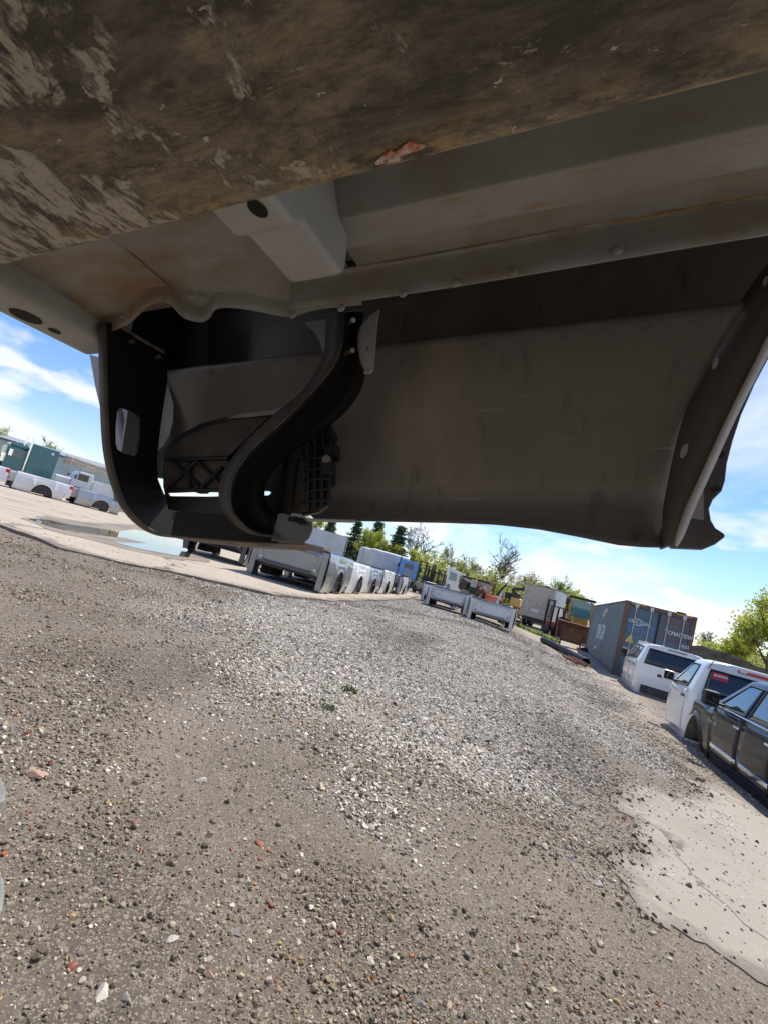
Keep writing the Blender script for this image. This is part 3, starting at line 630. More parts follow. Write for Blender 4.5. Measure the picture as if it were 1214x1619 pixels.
for s in (-1, 1): MB().b2(s * .28, s * .17, .055, .098, 1.412, 1.448).build('cargo_lens', CLEARL, bl_, bevel=.006)
q = c2.rear(-.56, 1.24, .014)
st = MB().box((q[0], q[1], q[2]), (.25, .006, .13), Matrix.Rotation(rad(-9), 3, 'X')).build('window_sticker', REDSIGN, c2.r)
for k, wd in enumerate((.026, .018, .024, .020, .022, .018, .020)):
    x = q[0] - .098 + k * .031; MB().box((x + wd / 2, q[1] - .006 + .002, q[2] + .012), (wd, .004, .036), Matrix.Rotation(rad(-9), 3, 'X')).build('sticker_letter', LETTER, st)
MB().tube([c2.rear(-.76, 1.33, .004), (-.70, .09, 1.46), (-.66, .16, 1.503)], .008, 5).build('roof_ditch', BLK, c2.r)
# black truck at the picture edge: cab with doors plus front fender
bq = gp(1112, 1201); BW = 2.02
bk_org = onground(bq - dirv(YARD) * 2.45 + rgt(YARD) * BW / 2, .08)
bt = Cab('black_truck', bk_org, YARD, P_BLACK, 'glossy black crew-cab truck shell with chrome side strip and front wheel missing', 'truck', L=2.62, W=BW, H=1.52, slope=1.25)
bt.r.scale = (1, 1, .90); bt.r.location.z -= .06
for s in (-1, 1):
    bt.door(s, 1.30, 2.42, .16, .88, hm=CHROME); bt.door(s, .30, 1.28, .16, .88, hm=CHROME)
    bt.window(s, [(1.36, .95), (2.36, .92)], [(1.38, 1.39), (1.80, 1.39)]); bt.window(s, [(.42, .96), (1.26, .95)], [(.50, 1.37), (1.28, 1.39)])
    MB().tube([bt.side(s, y, .915, .012) for y in np.linspace(.36, 2.5, 20)], .010, 6).build('belt_trim', CHROME, bt.r)
    for y0, y1 in ((1.31, 2.41), (.31, 1.27), (-.1, .28)):
        mb = MB(); mb.grid([[bt.side(s, y, z, .020 if i in (1, 2) else .008) for y in np.linspace(y0, y1, 10)] for i, z in enumerate((.245, .258, .300, .313))]); mb.build('side_strip', CHROME, bt.r, smooth=40, solid=.006)
    MB().b2(s * (BW / 2 - .08), s * (BW / 2 - .19), .1, 2.5, -.06, .05).build('rocker', P_BLACK, bt.r, bevel=.02)
bt.mirror(-1, 2.20, .95, BLK, w=.22, h=.25, d=.13, out=.19); bt.mirror(1, 2.20, .95, BLK, w=.22, h=.25, d=.13, out=.19)
bt.rear_window(.80, .92, 1.36)
# front fender with wheel arch and a chopped front end
for s in (-1, 1):
    rows = []; yc, R = 3.22, .46
    ys = sorted(set(list(np.linspace(2.45, 3.45, 34)) + [yc - R + .001]))
    for k in range(12):
        row_ = []
        for y in ys:
            d = abs(y - yc); z0 = .04 if d >= R else .06 + 1.12 * math.sqrt(max(0, R * R - d * d)); zt = .905 - .05 * (y - 2.45)
            z = z0 + (zt - z0) * k / 11
            x = hwf(z / 1.52) * BW / 2 + .006 + (.03 * math.exp(-((z - z0) / .06) ** 2) if d < R else 0) - .10 * max(0, (k - 9) / 2) ** 2
            row_.append((s * x, y, z))
        rows.append(row_)
    MB().grid(rows).build('front_fender', P_BLACK, bt.r, smooth=50, solid=.006)
    MB().b2(s * .55, s * .94, 2.63, 2.70, .0, .82).build('wheel_well', DARKM, bt.r)
    arc_ = [(3.22 + .475 * math.cos(a), .05 + .53 * math.sin(a)) for a in np.linspace(0, PI, 20)]
    MB().grid([[(s * .99, q[0], q[1]) for q in arc_], [(s * .45, q[0], q[1]) for q in arc_]]).build('wheel_liner', DARKM, bt.r, smooth=60, solid=.01)
    MB().b2(s * .46, s * .44, 2.6, 3.75, -.02, .80).build('inner_fender', DARKM, bt.r)
    MB().b2(s * .60, s * .90, 2.55, 2.72, -.08, .22).build('body_mount', DARKM, bt.r, bevel=.02)
rows = [[(x, y, .90 - .05 * (y - 2.45) + .03 * (1 - (x / .9) ** 2)) for x in np.linspace(-.9, .9, 9)] for y in np.linspace(2.5, 3.3, 5)]
MB().grid(rows).build('cowl_top', P_BLACK, bt.r, smooth=60, solid=.01)
Mx = Matrix.Translation(Vector(bt.side(-1, 2.54, .60, .016))) @ Matrix.Rotation(rad(-90), 4, 'Z') @ Matrix.Rotation(rad(90), 4, 'X')
text('RAM 1500', .085, CHROME, bt.r, Mx, name='badge', ext=.003, sx=1.0)
MB().b2(2 - 2.02, 0.02, 0, .01, .5, .51)

# ---- shipping container: origin at the door-end centre, +Y along its length
CB = mat('container_blue', (.115, .155, .185), rough=.55, var=(.145, .18, .20), vscale=1.3, layers=[((.27, .31, .34), 2.4, (3, 3, .18), .50, .68, (4, 2, 0), (0, 0, 0)), ((.14, .06, .03), 3.2, (2.5, 2.5, .35), .63, .72, (1, 1, 7), (0, 0, 0))])  # pale upright streaks paint the light and dark of the corrugation
CBD = mat('container_door_blue', (.055, .125, .22), rough=.5, var=(.085, .155, .23), vscale=1.4, layers=[((.15, .06, .03), 3.5, (1.5, 1.5, .4), .64, .73, (2, 3, 1), (0, 0, 0))])
CBP = mat('container_patch_grey', (.095, .09, .115), rough=.6, var=(.15, .10, .08), vscale=2.5, vlo=.48, vhi=.66)
CR = mat('rusted_container_frame', (.15, .075, .045), rough=.8, var=(.085, .075, .075), vscale=2.2, vlo=.42, vhi=.6, layers=[((.23, .115, .055), 7, (1, 1, .5), .55, .7, (1, 2, 3), (0, 0, 0))])
CW, CH, CLn = 2.438, 2.896, 12.19
cc = at(966, 1063, 19.2); cc = Vector((cc.x, cc.y, zg(cc.x, cc.y))) 
con = empty('shipping_container', onground(cc + rgt(YARD) * CW / 2, .0), -YARD, 'blue-grey rust-framed shipping container with white markings on its double doors', 'container')
con.location.z = cc.z - .02
for sx in (-1, 1):
    for yy in (0.0, CLn - .16):
        MB().b2(sx * CW / 2, sx * (CW / 2 - .16), yy, yy + .16, .12, CH - .12).build('corner_post', CR, con, bevel=.01)
        for zc_ in (0, CH - .12): MB().b2(sx * (CW / 2 + .004), sx * (CW / 2 - .175), yy - .004, yy + .18, zc_, zc_ + .12).build('corner_casting', CR, con, bevel=.012)
    MB().b2(sx * CW / 2, sx * (CW / 2 - .06), .18, CLn - .18, CH - .08, CH - .005).build('top_rail', CR if sx < 0 else CR, con)
    MB().b2(sx * CW / 2, sx * (CW / 2 - .08), .18, CLn - .18, .02, .17).build('bottom_rail', mat('container_rail_grey', (.12, .13, .14), rough=.7, var=(.15, .08, .05), vscale=3), con)
    per = .278; rows = [[], []]
    y = .16
    while y < CLn - .17:
        for dy, dx in ((0, 0), (.07, 0), (.139, -.055), (.209, -.055)):
            yy = min(y + dy, CLn - .16)
            for k, z in enumerate((.165, CH - .08)): rows[k].append((sx * (CW / 2 - .012 + dx), yy, z))
        y += per
    MB().grid(rows).build('corrugated_side', CB, con, smooth=0, solid=.004)
MB().b2(-CW / 2 + .06, CW / 2 - .06, .16, CLn - .16, CH - .05, CH - .02).build('roof_sheet', CB, con)
MB().b2(-CW / 2 + .16, CW / 2 - .16, .01, .12, CH - .17, CH - .01).build('door_header', CR, con, bevel=.008)
for k in range(12):
    x = -CW / 2 + .22 + k * .085 if k < 6 else CW / 2 - .22 - (k - 6) * .085
    MB().box((x, .004, CH - .055), (.05, .012, .05), Matrix.Rotation(rad(40), 3, 'Y')).build('hazard_stripe', YELSIGN, con)
MB().b2(-CW / 2 + .16, CW / 2 - .16, .01, .12, .02, .17).build('door_sill', CR, con, bevel=.008)
MB().b2(.55, .85, .02, .2, CH + .0, CH + .05).build('roof_scrap', RUST, con, bevel=.01)
def frontM(x, z, y=-.001): return Matrix.Translation((x, y, z)) @ Matrix.Rotation(rad(90), 4, 'X')
for sx in (-1, 1):
    x0, x1 = sx * .012, sx * (CW / 2 - .165); d = MB()
    d.b2(x0, x1, .05, .09, .175, CH - .18); dd = d.build('container_door', CBD, con, bevel=.004)
    for k in range(5):
        z0 = .20 + k * .505; MB().b2(x0 + sx * .06, x1 - sx * .06, .028, .052, z0 + .03, z0 + .47).build('door_panel', CBP if (sx > 0 and k >= 3) else CBD if k % 2 else mat('container_door_teal', (.055, .105, .15), rough=.5, var=(.085, .13, .165), vscale=1.2, layers=[((.15, .06, .03), 4.5, (1.5, 1.5, .4), .66, .74, (8, 3, 1), (0, 0, 0))]), dd, bevel=.008)
    for xr in (.30, .82):
        x = sx * xr; MB().tube([(x, -.012, .10), (x, -.012, CH - .10)], .021, 10).build('lock_rod', mat('galvanised_rod', (.48, .49, .49), rough=.5, metal=.4, var=(.33, .28, .24), vscale=6), dd)
        for z in (.25, .95, 1.55, 2.15): MB().box((x, .006, z), (.11, .045, .055)).build('rod_bracket', STEEL, dd, bevel=.008)
        for z in (.12, CH - .13): MB().box((x, -.004, z), (.12, .05, .15)).build('rod_cam', mat('pale_keeper', (.50, .50, .47), rough=.6), dd, bevel=.015)
    for z in (.35, 1.05, 1.75, 2.5): MB().box((sx * (CW / 2 - .13), .025, z), (.17, .06, .09)).build('hinge', CR, dd, bevel=.012)
    MB().b2(x0 + sx * .0, x0 + sx * .03, .035, .05, .18, CH - .18).build('door_gasket', BLK, dd)
text('CMA CGM', .155, LETTER, con, frontM(-1.02, 2.12, .020), ext=.006, sx=1.05)
for (a0, a1, zz_, xx_) in ((rad(60), rad(112), 1.78, -.72), (rad(255), rad(300), 2.56, -.72)):
    MB().tube([(xx_ + .50 * math.cos(a), .016, zz_ + .50 * math.sin(a)) for a in np.linspace(a0, a1, 14)], [.003 + .011 * math.sin(PI * k / 13) for k in range(14)], 6).build('logo_arc', LETTER, con)
text('CMAU', .20, LETTER, con, frontM(.36, 2.03, .020), ext=.006, sx=.85)
text('507647', .21, LETTER, con, frontM(.86, 2.03, -.002), ext=.006, sx=.52)
text('45G1', .20, LETTER, con, frontM(.86, 1.66, -.002), ext=.006, sx=.62)
for k, wd in enumerate((.36, .30)): MB().b2(.36, .36 + wd, .018, .026, 1.36 - k * .11, 1.40 - k * .11).build('weight_line', LETTER, con)
MB().add([(-1.00, .018, 1.36), (-.70, .018, 1.36), (-.85, .018, 1.64), (-1.00, .026, 1.36), (-.70, .026, 1.36), (-.85, .026, 1.64)], [(0, 1, 2), (3, 5, 4), (0, 3, 4, 1), (1, 4, 5, 2), (2, 5, 3, 0)]).build('warning_triangle', YELSIGN, con)
MB().b2(-.53, -.30, .018, .026, 1.44, 1.53).build('approval_plate', LETTER, con, bevel=.003)
MB().b2(-1.02, -.84, .018, .026, .85, 1.15).build('paper_placard', mat('paper_placard', (.40, .38, .34), rough=.8, var=(.25, .24, .22), vscale=20), con)
Ms = Matrix.Translation((-CW / 2 - .003, 7.6, 1.10)) @ Matrix.Rotation(rad(-90), 4, 'Z') @ Matrix.Rotation(rad(90), 4, 'X')
text('CMA CGM', 1.05, mat('faded_white_letters', (.62, .66, .70), rough=.7, var=(.25, .30, .34), vscale=9, vlo=.54, vhi=.62), con, Ms, ext=.012, sx=.62)
for (y0, y1, z0, z1) in ((6.2, 5.0, 2.1, 2.62), (7.0, 6.2, .42, .72)):
    MB().tube([(-CW / 2 - .004, y0 + (y1 - y0) * k / 12, z0 + (z1 - z0) * (k / 12) ** .7) for k in range(13)], [.01 + .08 * math.sin(PI * k / 12) for k in range(13)], 6).build('logo_arc', MATS['faded_white_letters'], con)

# ---- black drain pipe and rusty scrap lying before the container
pp = [at(x, y, D) for x, y, D in ((858, 1010, 25.0), (880, 1016, 23.2), (905, 1026, 21.2), (928, 1038, 19.6))]
pp = [Vector((q.x, q.y, zg(q.x, q.y) + .15)) for q in pp]
path = spline([tuple(q) for q in pp], 40); mb = MB()
V_ = []; n_ = 18; F_ = []
mb.tube(path, [.15 + (.005 if k % 2 else 0) for k in range(40)], n_, cap=False)
pipe = tag(mb.build('drain_pipe', mat('black_pipe', (.008, .008, .009), rough=.5, spec=.3, var=(.014, .014, .014), vscale=3), smooth=60, solid=.03, soff=-1), 'long black plastic drain pipe lying bent on the dirt', 'pipe')
for k, (a, b, r_) in enumerate([((892, 1024), (912, 1046), .05), ((900, 1026), (925, 1052), .04), ((905, 1036), (935, 1052), .035), ((885, 1018), (898, 1032), .03)]):
    A, B = at(*a, 20.5), at(*b, 18.5); A.z = zg(A.x, A.y) + .05 + .02 * k; B.z = zg(B.x, B.y) + .05 + .02 * k
    tag(MB().tube([A, (A + B) / 2 + Vector((0, 0, .02)), B], r_, 8).build('scrap_bar', RUST), ['thick rusty scrap bar crossing under the middle of the black pipe', 'rusty scrap bar lying longest towards the container', 'rusty scrap bar nearest the open end of the black pipe', 'thin rusty scrap bar behind the black pipe'][k], 'scrap bar', 'rusty scrap bars by the pipe')
fb = at(902, 1010, 24); fb = onground(fb)
fr = empty('rusty_frame', fb, rad(-20), 'rusty welded steel rack standing in front of the loader bucket', 'rack')
for x in (-.45, .45):
    MB().tube([(x, 0, 0), (x, .05, 1.05)], .035, 6).build('upright', RUST, fr); MB().tube([(x, -.45, .02), (x, .45, .02)], .035, 6).build('foot', RUST, fr); MB().tube([(x, -.42, .04), (x, 0, .5)], .025, 6).build('brace', RUST, fr)
MB().b2(-.45, .45, .02, .05, .55, 1.0).build('rack_panel', RUSTB, fr); MB().tube([(-.45, 0, .25), (.45, 0, .25)], .03, 6).build('cross_bar', RUST, fr)

# ---- wheel loader
lp = at(908, 1012, 36); lo_ = empty('wheel_loader', onground(lp), rad(180) - rad(17), 'yellow wheel loader with a wide rusty bucket lowered to the ground', 'loader')
pr = [(1.9, .05), (2.9, .02), (2.95, .06), (2.1, .16), (1.78, .45), (1.72, .95), (2.0, 1.25), (1.92, 1.28), (1.62, 1.0), (1.66, .38)]
bkt = MB().prism(pr, -1.5, 1.5, 'x').build('bucket', RUSTB, lo_, smooth=0)
for s in (-1, 1):
    MB().prism([(1.7, .2), (2.9, .03), (2.05, 1.25), (1.68, 1.05)], s * 1.5, s * 1.46, 'x').build('bucket_cheek', RUSTB, bkt)
    MB().tube([(s * .5, .2, 1.7), (s * .5, 1.0, 1.35), (s * .5, 1.75, .7)], .10, 8).build('lift_arm', P_YEL, lo_)
    MB().tube([(s * .32, .5, 1.1), (s * .32, 1.7, 1.0)], .05, 8).build('hydraulic_ram', CHROME, lo_)
    for y in (.45, -2.1):
        w_ = MB().wheel((s * 1.0, y, .72), .72, .55).build('wheel', RUB, lo_); MB().tube([(s * .75, y, .72), (s * 1.2, y, .72)], .38, 16).build('rim', P_YEL, w_)
    for y in (-.25, -1.55): MB().b2(s * .78, s * .70, y - .05, y + .05, 1.6, 3.05).build('cab_post', P_YEL, lo_)
    MB().box((s * .98, .0, 2.75), (.22, .08, .34)).build('mirror', BLK, lo_, bevel=.02)
    MB().b2(s * .72, s * .71, -1.5, -.3, 1.75, 2.95).build('cab_side_glass', GLASSG, lo_)
MB().b2(-.66, .66, -.24, -.21, 1.75, 2.95).build('windscreen', GLASSG, lo_)
MB().b2(-.88, .88, -1.7, -.05, 3.05, 3.2).build('cab_roof', BLK, lo_, bevel=.04)
MB().b2(-.75, .75, -1.6, -.2, 1.15, 1.72).build('cab_base', P_YEL, lo_, bevel=.03)
MB().b2(-.7, .7, -3.2, -1.65, 1.0, 1.95).build('engine_cover', P_YEL, lo_, bevel=.08)
MB().b2(-.45, .45, -.15, .7, .75, 1.5).build('front_frame', P_YEL, lo_, bevel=.04)
MB().tube([(.3, -2.0, 1.9), (.3, -2.0, 2.7)], .06, 8).build('exhaust', BLK, lo_)

# ---- generic box-like bodies
def wheelset(parent, xs, ys, r_, wd=.28):
    for y in ys:
        for s in (-1, 1):
            w_ = MB().wheel((s * xs, y, r_), r_, wd).build('wheel', RUB, parent); MB().tube([(s * (xs - .08), y, r_), (s * (xs + .10), y, r_)], r_ * .52, 14).build('rim', STEEL, w_)
# beige box body
bp_ = at(841, 984, 40); bxb = empty('box_body', onground(bp_), rad(-37), 'weathered beige truck box body with a pressed rear panel, parked beyond the beds', 'box body')
W_, L_, z0, z1 = 2.5, 3.2, .75, 3.35
MB().b2(-W_ / 2, W_ / 2, 0.03, L_, z0, z1).build('box_shell', WSIDE, bxb, bevel=.03)
pb = MB().b2(-W_ / 2 + .03, W_ / 2 - .03, -.02, .025, z0 + .03, z1 - .08).build('end_panel', CREAM, bxb, bevel=.01)
MB().b2(-.78, .78, -.055, -.022, z0 + .35, z1 - .45).build('pressed_field', CREAM, pb, bevel=.03); MB().b2(-.52, .52, -.08, -.057, z0 + .9, z1 - .75).build('pressed_field', CREAM, pb, bevel=.02); MB().b2(-.3, .3, -.085, -.058, z0 + .45, z0 + .7).build('name_plate', WSIDE, pb, bevel=.01)
for x in (-1.0, 1.0): MB().b2(x - .02, x + .02, -.04, -.021, z0 + .05, z1 - .1).build('panel_rib', CREAM, pb)
MB().b2(-W_ / 2 - .03, W_ / 2 + .03, -.05, L_ + .03, z1 - .06, z1 + .03).build('roof_edge', mat('rust_white_trim', (.48, .42, .38), rough=.7, var=(.30, .13, .07), vscale=3), bxb)
MB().b2(-.9, .9, .1, L_, .45, .74).build('chassis', DARKM, bxb); wheelset(bxb, .95, (1.0, 2.4), .48)
# open shed with a brown roof, behind
sp = at(858, 962, 56); sh = empty('open_shed', onground(sp), rad(-14), 'open pole shed with a low brown gable roof among the trees', 'shed')
MB().prism([(-3.6, 3.1), (0, 4.3), (3.6, 3.1), (3.6, 2.95), (0, 4.1), (-3.6, 2.95)], 0, 7, 'y').build('roof', ROOFD, sh, smooth=0)
MB().prism([(-3.5, 3.0), (0, 4.15), (3.5, 3.0)], .1, .16, 'y').build('gable', ROOFD, sh, smooth=0)
for x in (-3.3, 3.3):
    for y in (.2, 3.5, 6.8): MB().b2(x - .12, x + .12, y - .12, y + .12, 0, 3.1).build('post', WOOD, sh)
# yellow forklift by the box body
def forklift(loc, rz, label, pm, mast=2.2, group=None):
    f = empty('forklift', loc, rz, label, 'forklift', group)
    MB().b2(-.5, .5, -1.5, .1, .3, .95).build('chassis', pm, f, bevel=.06); MB().b2(-.5, .5, -1.9, -1.4, .35, 1.15).build('counterweight', pm, f, bevel=.10)
    for s in (-1, 1):
        MB().b2(s * .36, s * .28, .28, .42, .05, mast).build('mast_rail', BLK, f); MB().tube([(s * .42, .0, .9), (s * .42, -.1, 2.05)], .035, 6).build('guard_post', BLK, f); MB().tube([(s * .42, -1.4, 1.0), (s * .42, -1.2, 2.05)], .035, 6).build('guard_post', BLK, f)
        MB().b2(s * .30, s * .20, .45, 1.4, .06, .10).build('fork', STEEL, f)
    MB().b2(-.47, .47, -1.25, .0, 2.05, 2.11).build('guard_roof', BLK, f); MB().b2(-.4, .4, .42, .46, .15, .6).build('carriage', BLK, f)
    for z in (mast - .06, mast * .5): MB().b2(-.36, .36, .30, .40, z - .04, z + .04).build('mast_tie', BLK, f)
    MB().b2(-.22, .22, -.95, -.5, .95, 1.1).build('seat', BLK, f, bevel=.04); MB().b2(-.22, .22, -1.02, -.92, 1.0, 1.5).build('seat_back', BLK, f, bevel=.03)
    for s in (-1, 1):
        for y, r_ in ((-.05, .32), (-1.45, .26)): MB().wheel((s * .45, y, r_), r_, .2, 16).build('wheel', RUB, f)
    return f
for (x, y, D, rz, lb, pm, ms) in [(886, 984, 39, 70, 'yellow forklift parked between the box body and the loader', P_YEL, 2.0), (872, 978, 37, 110, 'black and red forklift right beside the beige box body', P_RED, 2.5)]:
    forklift(onground(at(x, y, D)), rad(rz), lb, pm, ms)
for k, (x, lb) in enumerate([(664, 'tall black forklift mast nearest the blue cab'), (674, 'second black forklift from the blue cab'), (684, 'third black forklift from the blue cab'), (695, 'black forklift just before the white salvage cab')]):
    forklift(onground(at(x, 925 + k * 2, 42 + k)), rad(20 + 40 * k), lb, P_CHAR, 2.7 - .2 * (k % 2), 'black forklifts in the back row')

# ---- blue semi cab seen from behind
q = onground(at(641, 915, 60)); bc = empty('blue_semi_cab', q, -rad(8), 'bright blue semi tractor cab seen from behind with one dark rear window', 'truck')
MB().b2(-1.12, 1.12, 0, 1.9, 1.0, 3.05).build('cab', P_BLUE, bc, bevel=.10, seg=3); MB().b2(-.55, .55, -.015, .03, 2.1, 2.65).build('rear_window', GLASS, bc, bevel=.02)
MB().b2(-.4, .4, -.06, .0, 1.2, 1.95).build('deck_plate', mat('pale_deck_plate', (.5, .5, .48), rough=.5, var=(.2, .2, .2), vscale=9), bc, bevel=.02); MB().b2(-.95, .95, 1.9, 3.6, .9, 2.0).build('hood', P_BLUE, bc, bevel=.12, seg=3)
for s in (-1, 1): MB().tube([(s * 1.15, .1, .8), (s * 1.15, .1, 3.35)], .07, 10).build('exhaust_stack', BLK, bc); MB().box((s * 1.4, 1.6, 2.3), (.2, .08, .5)).build('mirror', BLK, bc, bevel=.03)
MB().b2(-.45, .45, -3, 3.2, .7, .95).build('chassis', DARKM, bc); wheelset(bc, .95, (-2.4, -1.1, 2.8), .5)
# ---- white tank/box trailers
for (x, y, D, L_, lb) in [(610, 900, 64, 5.0, 'white rounded bulk trailer just past the red barn'), (586, 893, 67, 3.6, 'shorter white rounded bulk trailer nearest the barn wall')]:
    t_ = empty('bulk_trailer', onground(at(x, y, D)), -rad(80), lb, 'trailer', 'white bulk trailers by the barn')
    MB().b2(-1.2, 1.2, -L_ / 2, L_ / 2, 1.0, 3.5).build('hopper', WSIDE, t_, bevel=.35, seg=5); MB().b2(-1.0, 1.0, -L_ / 2, L_ / 2, .7, 1.0).build('chassis', BARNRED, t_); wheelset(t_, .95, (-.9, .4), .5)
    for k in range(3): MB().b2(-1.215, 1.215, -L_ / 4 + k * L_ / 4 - .04, -L_ / 4 + k * L_ / 4 + .04, 1.1, 3.2).build('hoop', WSIDE, t_, bevel=.02)
# ---- red barn with white gable and pale roof
q = onground(at(577, 886, 96)); ba = empty('barn', q, rad(86), 'red and white barn with a pale low-pitched roof behind the trailers', 'barn')
MB().b2(-5, 5, 0, 14, 0, 2.0).build('red_wall', BARNRED, ba); MB().b2(-4.98, 4.98, .02, 13.98, 2.0, 3.6).build('white_wall', WSIDE, ba)
MB().prism([(-5, 3.6), (5, 3.6), (0, 5.4)], .02, 13.9, 'y').build('gable', WSIDE, ba, smooth=0); MB().prism([(-5.4, 3.5), (0, 5.5), (5.4, 3.5), (5.4, 3.65), (0, 5.68), (-5.4, 3.65)], -.4, 14.4, 'y').build('roof', ROOFW, ba, smooth=0)
# ---- white semi-trailer behind the long row
tr_c = at(541, 884, 64); st_ = empty('semi_trailer', onground(tr_c), rad(2), 'long white box semi-trailer with dark rear frame behind the bed row', 'trailer')
MB().b2(-12.5, 0, -1.25, 1.25, 1.15, 3.95).build('box', WSIDE, st_, bevel=.03)
for k in range(20): MB().b2(-12.3 + k * .62, -12.27 + k * .62, -1.262, -1.25, 1.25, 3.85).build('side_seam', WSIDE, st_)
MB().b2(-.02, .05, -1.28, 1.28, 1.05, 4.0).build('rear_frame', BLK, st_); MB().b2(.05, .08, -1.15, -.02, 1.2, 3.85).build('rear_door', RUSTB, st_); MB().b2(.05, .08, .02, 1.15, 1.2, 3.85).build('rear_door', WSIDE, st_)
MB().b2(-12.5, .0, -1.27, -1.252, 1.15, 1.3).build('base_rail', STEEL, st_); MB().b2(-12.5, 0, -1.28, 1.28, 3.95, 4.0).build('roof', ROOFW, st_)
for x in (-1.6, -2.9, -10.5):
    for s in (-1, 1):
        w_ = MB(); w_.wheel((0, 0, 0), .5, .3); w_.v = [(v_[1] + x, v_[0] + s * 1.0, v_[2] + .5) for v_ in w_.v]; w_.build('wheel', RUB, st_)
MB().b2(-11, -.3, -.5, .5, .8, 1.15).build('chassis', DARKM, st_)
# ---- white salvage cab, boxes and machines in the back
q = onground(at(716, 940, 40)); wc = empty('salvage_cab', q, -rad(20), 'white cut-off truck cab with slanted roof and rust along its base', 'truck cab')
MB().prism([(-.75, .6), (.85, .6), (.9, 1.6), (.85, 2.35), (-.95, 2.75), (-.85, 1.6)], 0, 1.6, 'y').build('shell', P_WHITE2, wc, bevel=.04)
wl = [(-.65, 1.72), (-.05, 1.72), (-.08, 2.3), (-.68, 2.4)]; MB().prism(wl, -.02, .01, 'y').build('window', GLASSG, wc, smooth=0); MB().prism([(.15, 1.72), (.72, 1.72), (.68, 2.2), (.12, 2.26)], -.02, .01, 'y').build('window', GLASSG, wc, smooth=0)
MB().b2(-.78, .86, -.03, 1.62, .50, .68).build('rust_skirt', RUST, wc, bevel=.02); wheelset(wc, .7, (.3, 1.4), .42)
q = onground(at(744, 945, 34)); wb = empty('water_tote', q, -rad(25), 'dirty cream square tank with a rust stained rim among the scrap', 'tank')
MB().prism([(-.9, .5), (.7, .5), (.95, 2.0), (-.9, 2.2)], 0, 1.5, 'y').build('tank', CREAM, wb, bevel=.08); MB().b2(-.95, 1.0, -.02, 1.5, 2.0, 2.14).build('rim', RUST, wb); MB().b2(-.8, .7, .1, 1.4, 0, .5).build('pallet', WOOD, wb)
q = onground(at(772, 958, 33)); mo = empty('orange_machine', q, rad(-30), 'small orange tractor loader with grey arms in the scrap line', 'tractor')
MB().b2(-.45, .45, 0, 1.2, .75, 1.35).build('hood', P_ORA, mo, bevel=.12, seg=3); MB().b2(-.5, .5, 1.2, 1.9, .6, 1.0).build('platform', P_ORA, mo, bevel=.05)
for s in (-1, 1):
    MB().tube([(s * .55, 1.0, 1.2), (s * .6, .1, 1.75), (s * .6, -.6, .9)], .07, 8).build('loader_arm', P_LGREY, mo); MB().wheel((s * .6, .2, .35), .35, .25).build('wheel', RUB, mo); MB().wheel((s * .7, 1.6, .55), .55, .35).build('wheel', RUB, mo); MB().tube([(s * .45, 1.8, 1.0), (s * .45, 1.8, 2.2)], .04, 6).build('roll_post', BLK, mo)
MB().b2(-.9, .9, -1.0, -.6, .5, .95).build('bucket', P_LGREY, mo, bevel=.05)
def scrap(px, py, D, label, seed, pal, sc=1.0):
    r_ = random.Random(seed); e_ = empty('scrap_engine', onground(at(px, py, D)), r_.uniform(0, 6), label, 'scrap', 'scrap machinery in the back line')
    for k in range(r_.randint(8, 11)):
        m_ = r_.choice(pal); z = r_.uniform(.1, 1.5) * sc; c = (r_.uniform(-.8, .8) * sc, r_.uniform(-.6, .6) * sc, z); rot = Matrix.Rotation(r_.uniform(-.6, .6), 3, r_.choice('XYZ'))
        if r_.random() < .55: MB().box(c, (r_.uniform(.15, .7) * sc, r_.uniform(.15, .6) * sc, r_.uniform(.15, .6) * sc), rot).build('engine_block', m_, e_, bevel=.03)
        else:
            d = Vector((r_.uniform(-1, 1), r_.uniform(-1, 1), r_.uniform(-.4, 1.2))) * .7 * sc; MB().tube([Vector(c), Vector(c) + d * .5 + Vector((0, 0, .1)), Vector(c) + d], r_.uniform(.04, .10) * sc, 8).build('hose', m_, e_)
    MB().b2(-.8 * sc, .8 * sc, -.5 * sc, .5 * sc, 0, .15).build('pallet', WOOD, e_)
pal = [BLK, DARKM, STEEL, RUST, DARKM, CREAM]
for k, (x, y, D, lb, p_) in enumerate([(706, 936, 34, 'dark engine parts heaped beside the white salvage cab', pal), (734, 946, 33, 'black scrap parts between the salvage cab and the cream tank', pal), (757, 950, 34, 'grey and rusty engine parts behind the orange tractor', pal + [P_LGREY, P_LGREY]), (788, 962, 34, 'black engine assembly right of the orange tractor', [BLK, DARKM, BLK, STEEL]), (798, 966, 33, 'engine parts with yellow pieces next to the box body', [BLK, P_YEL, DARKM, P_YEL]), (812, 972, 42, 'dark scrap heap against the corner of the box body', pal)]):
    scrap(x, y, D, lb, 40 + k, p_, 1.15)

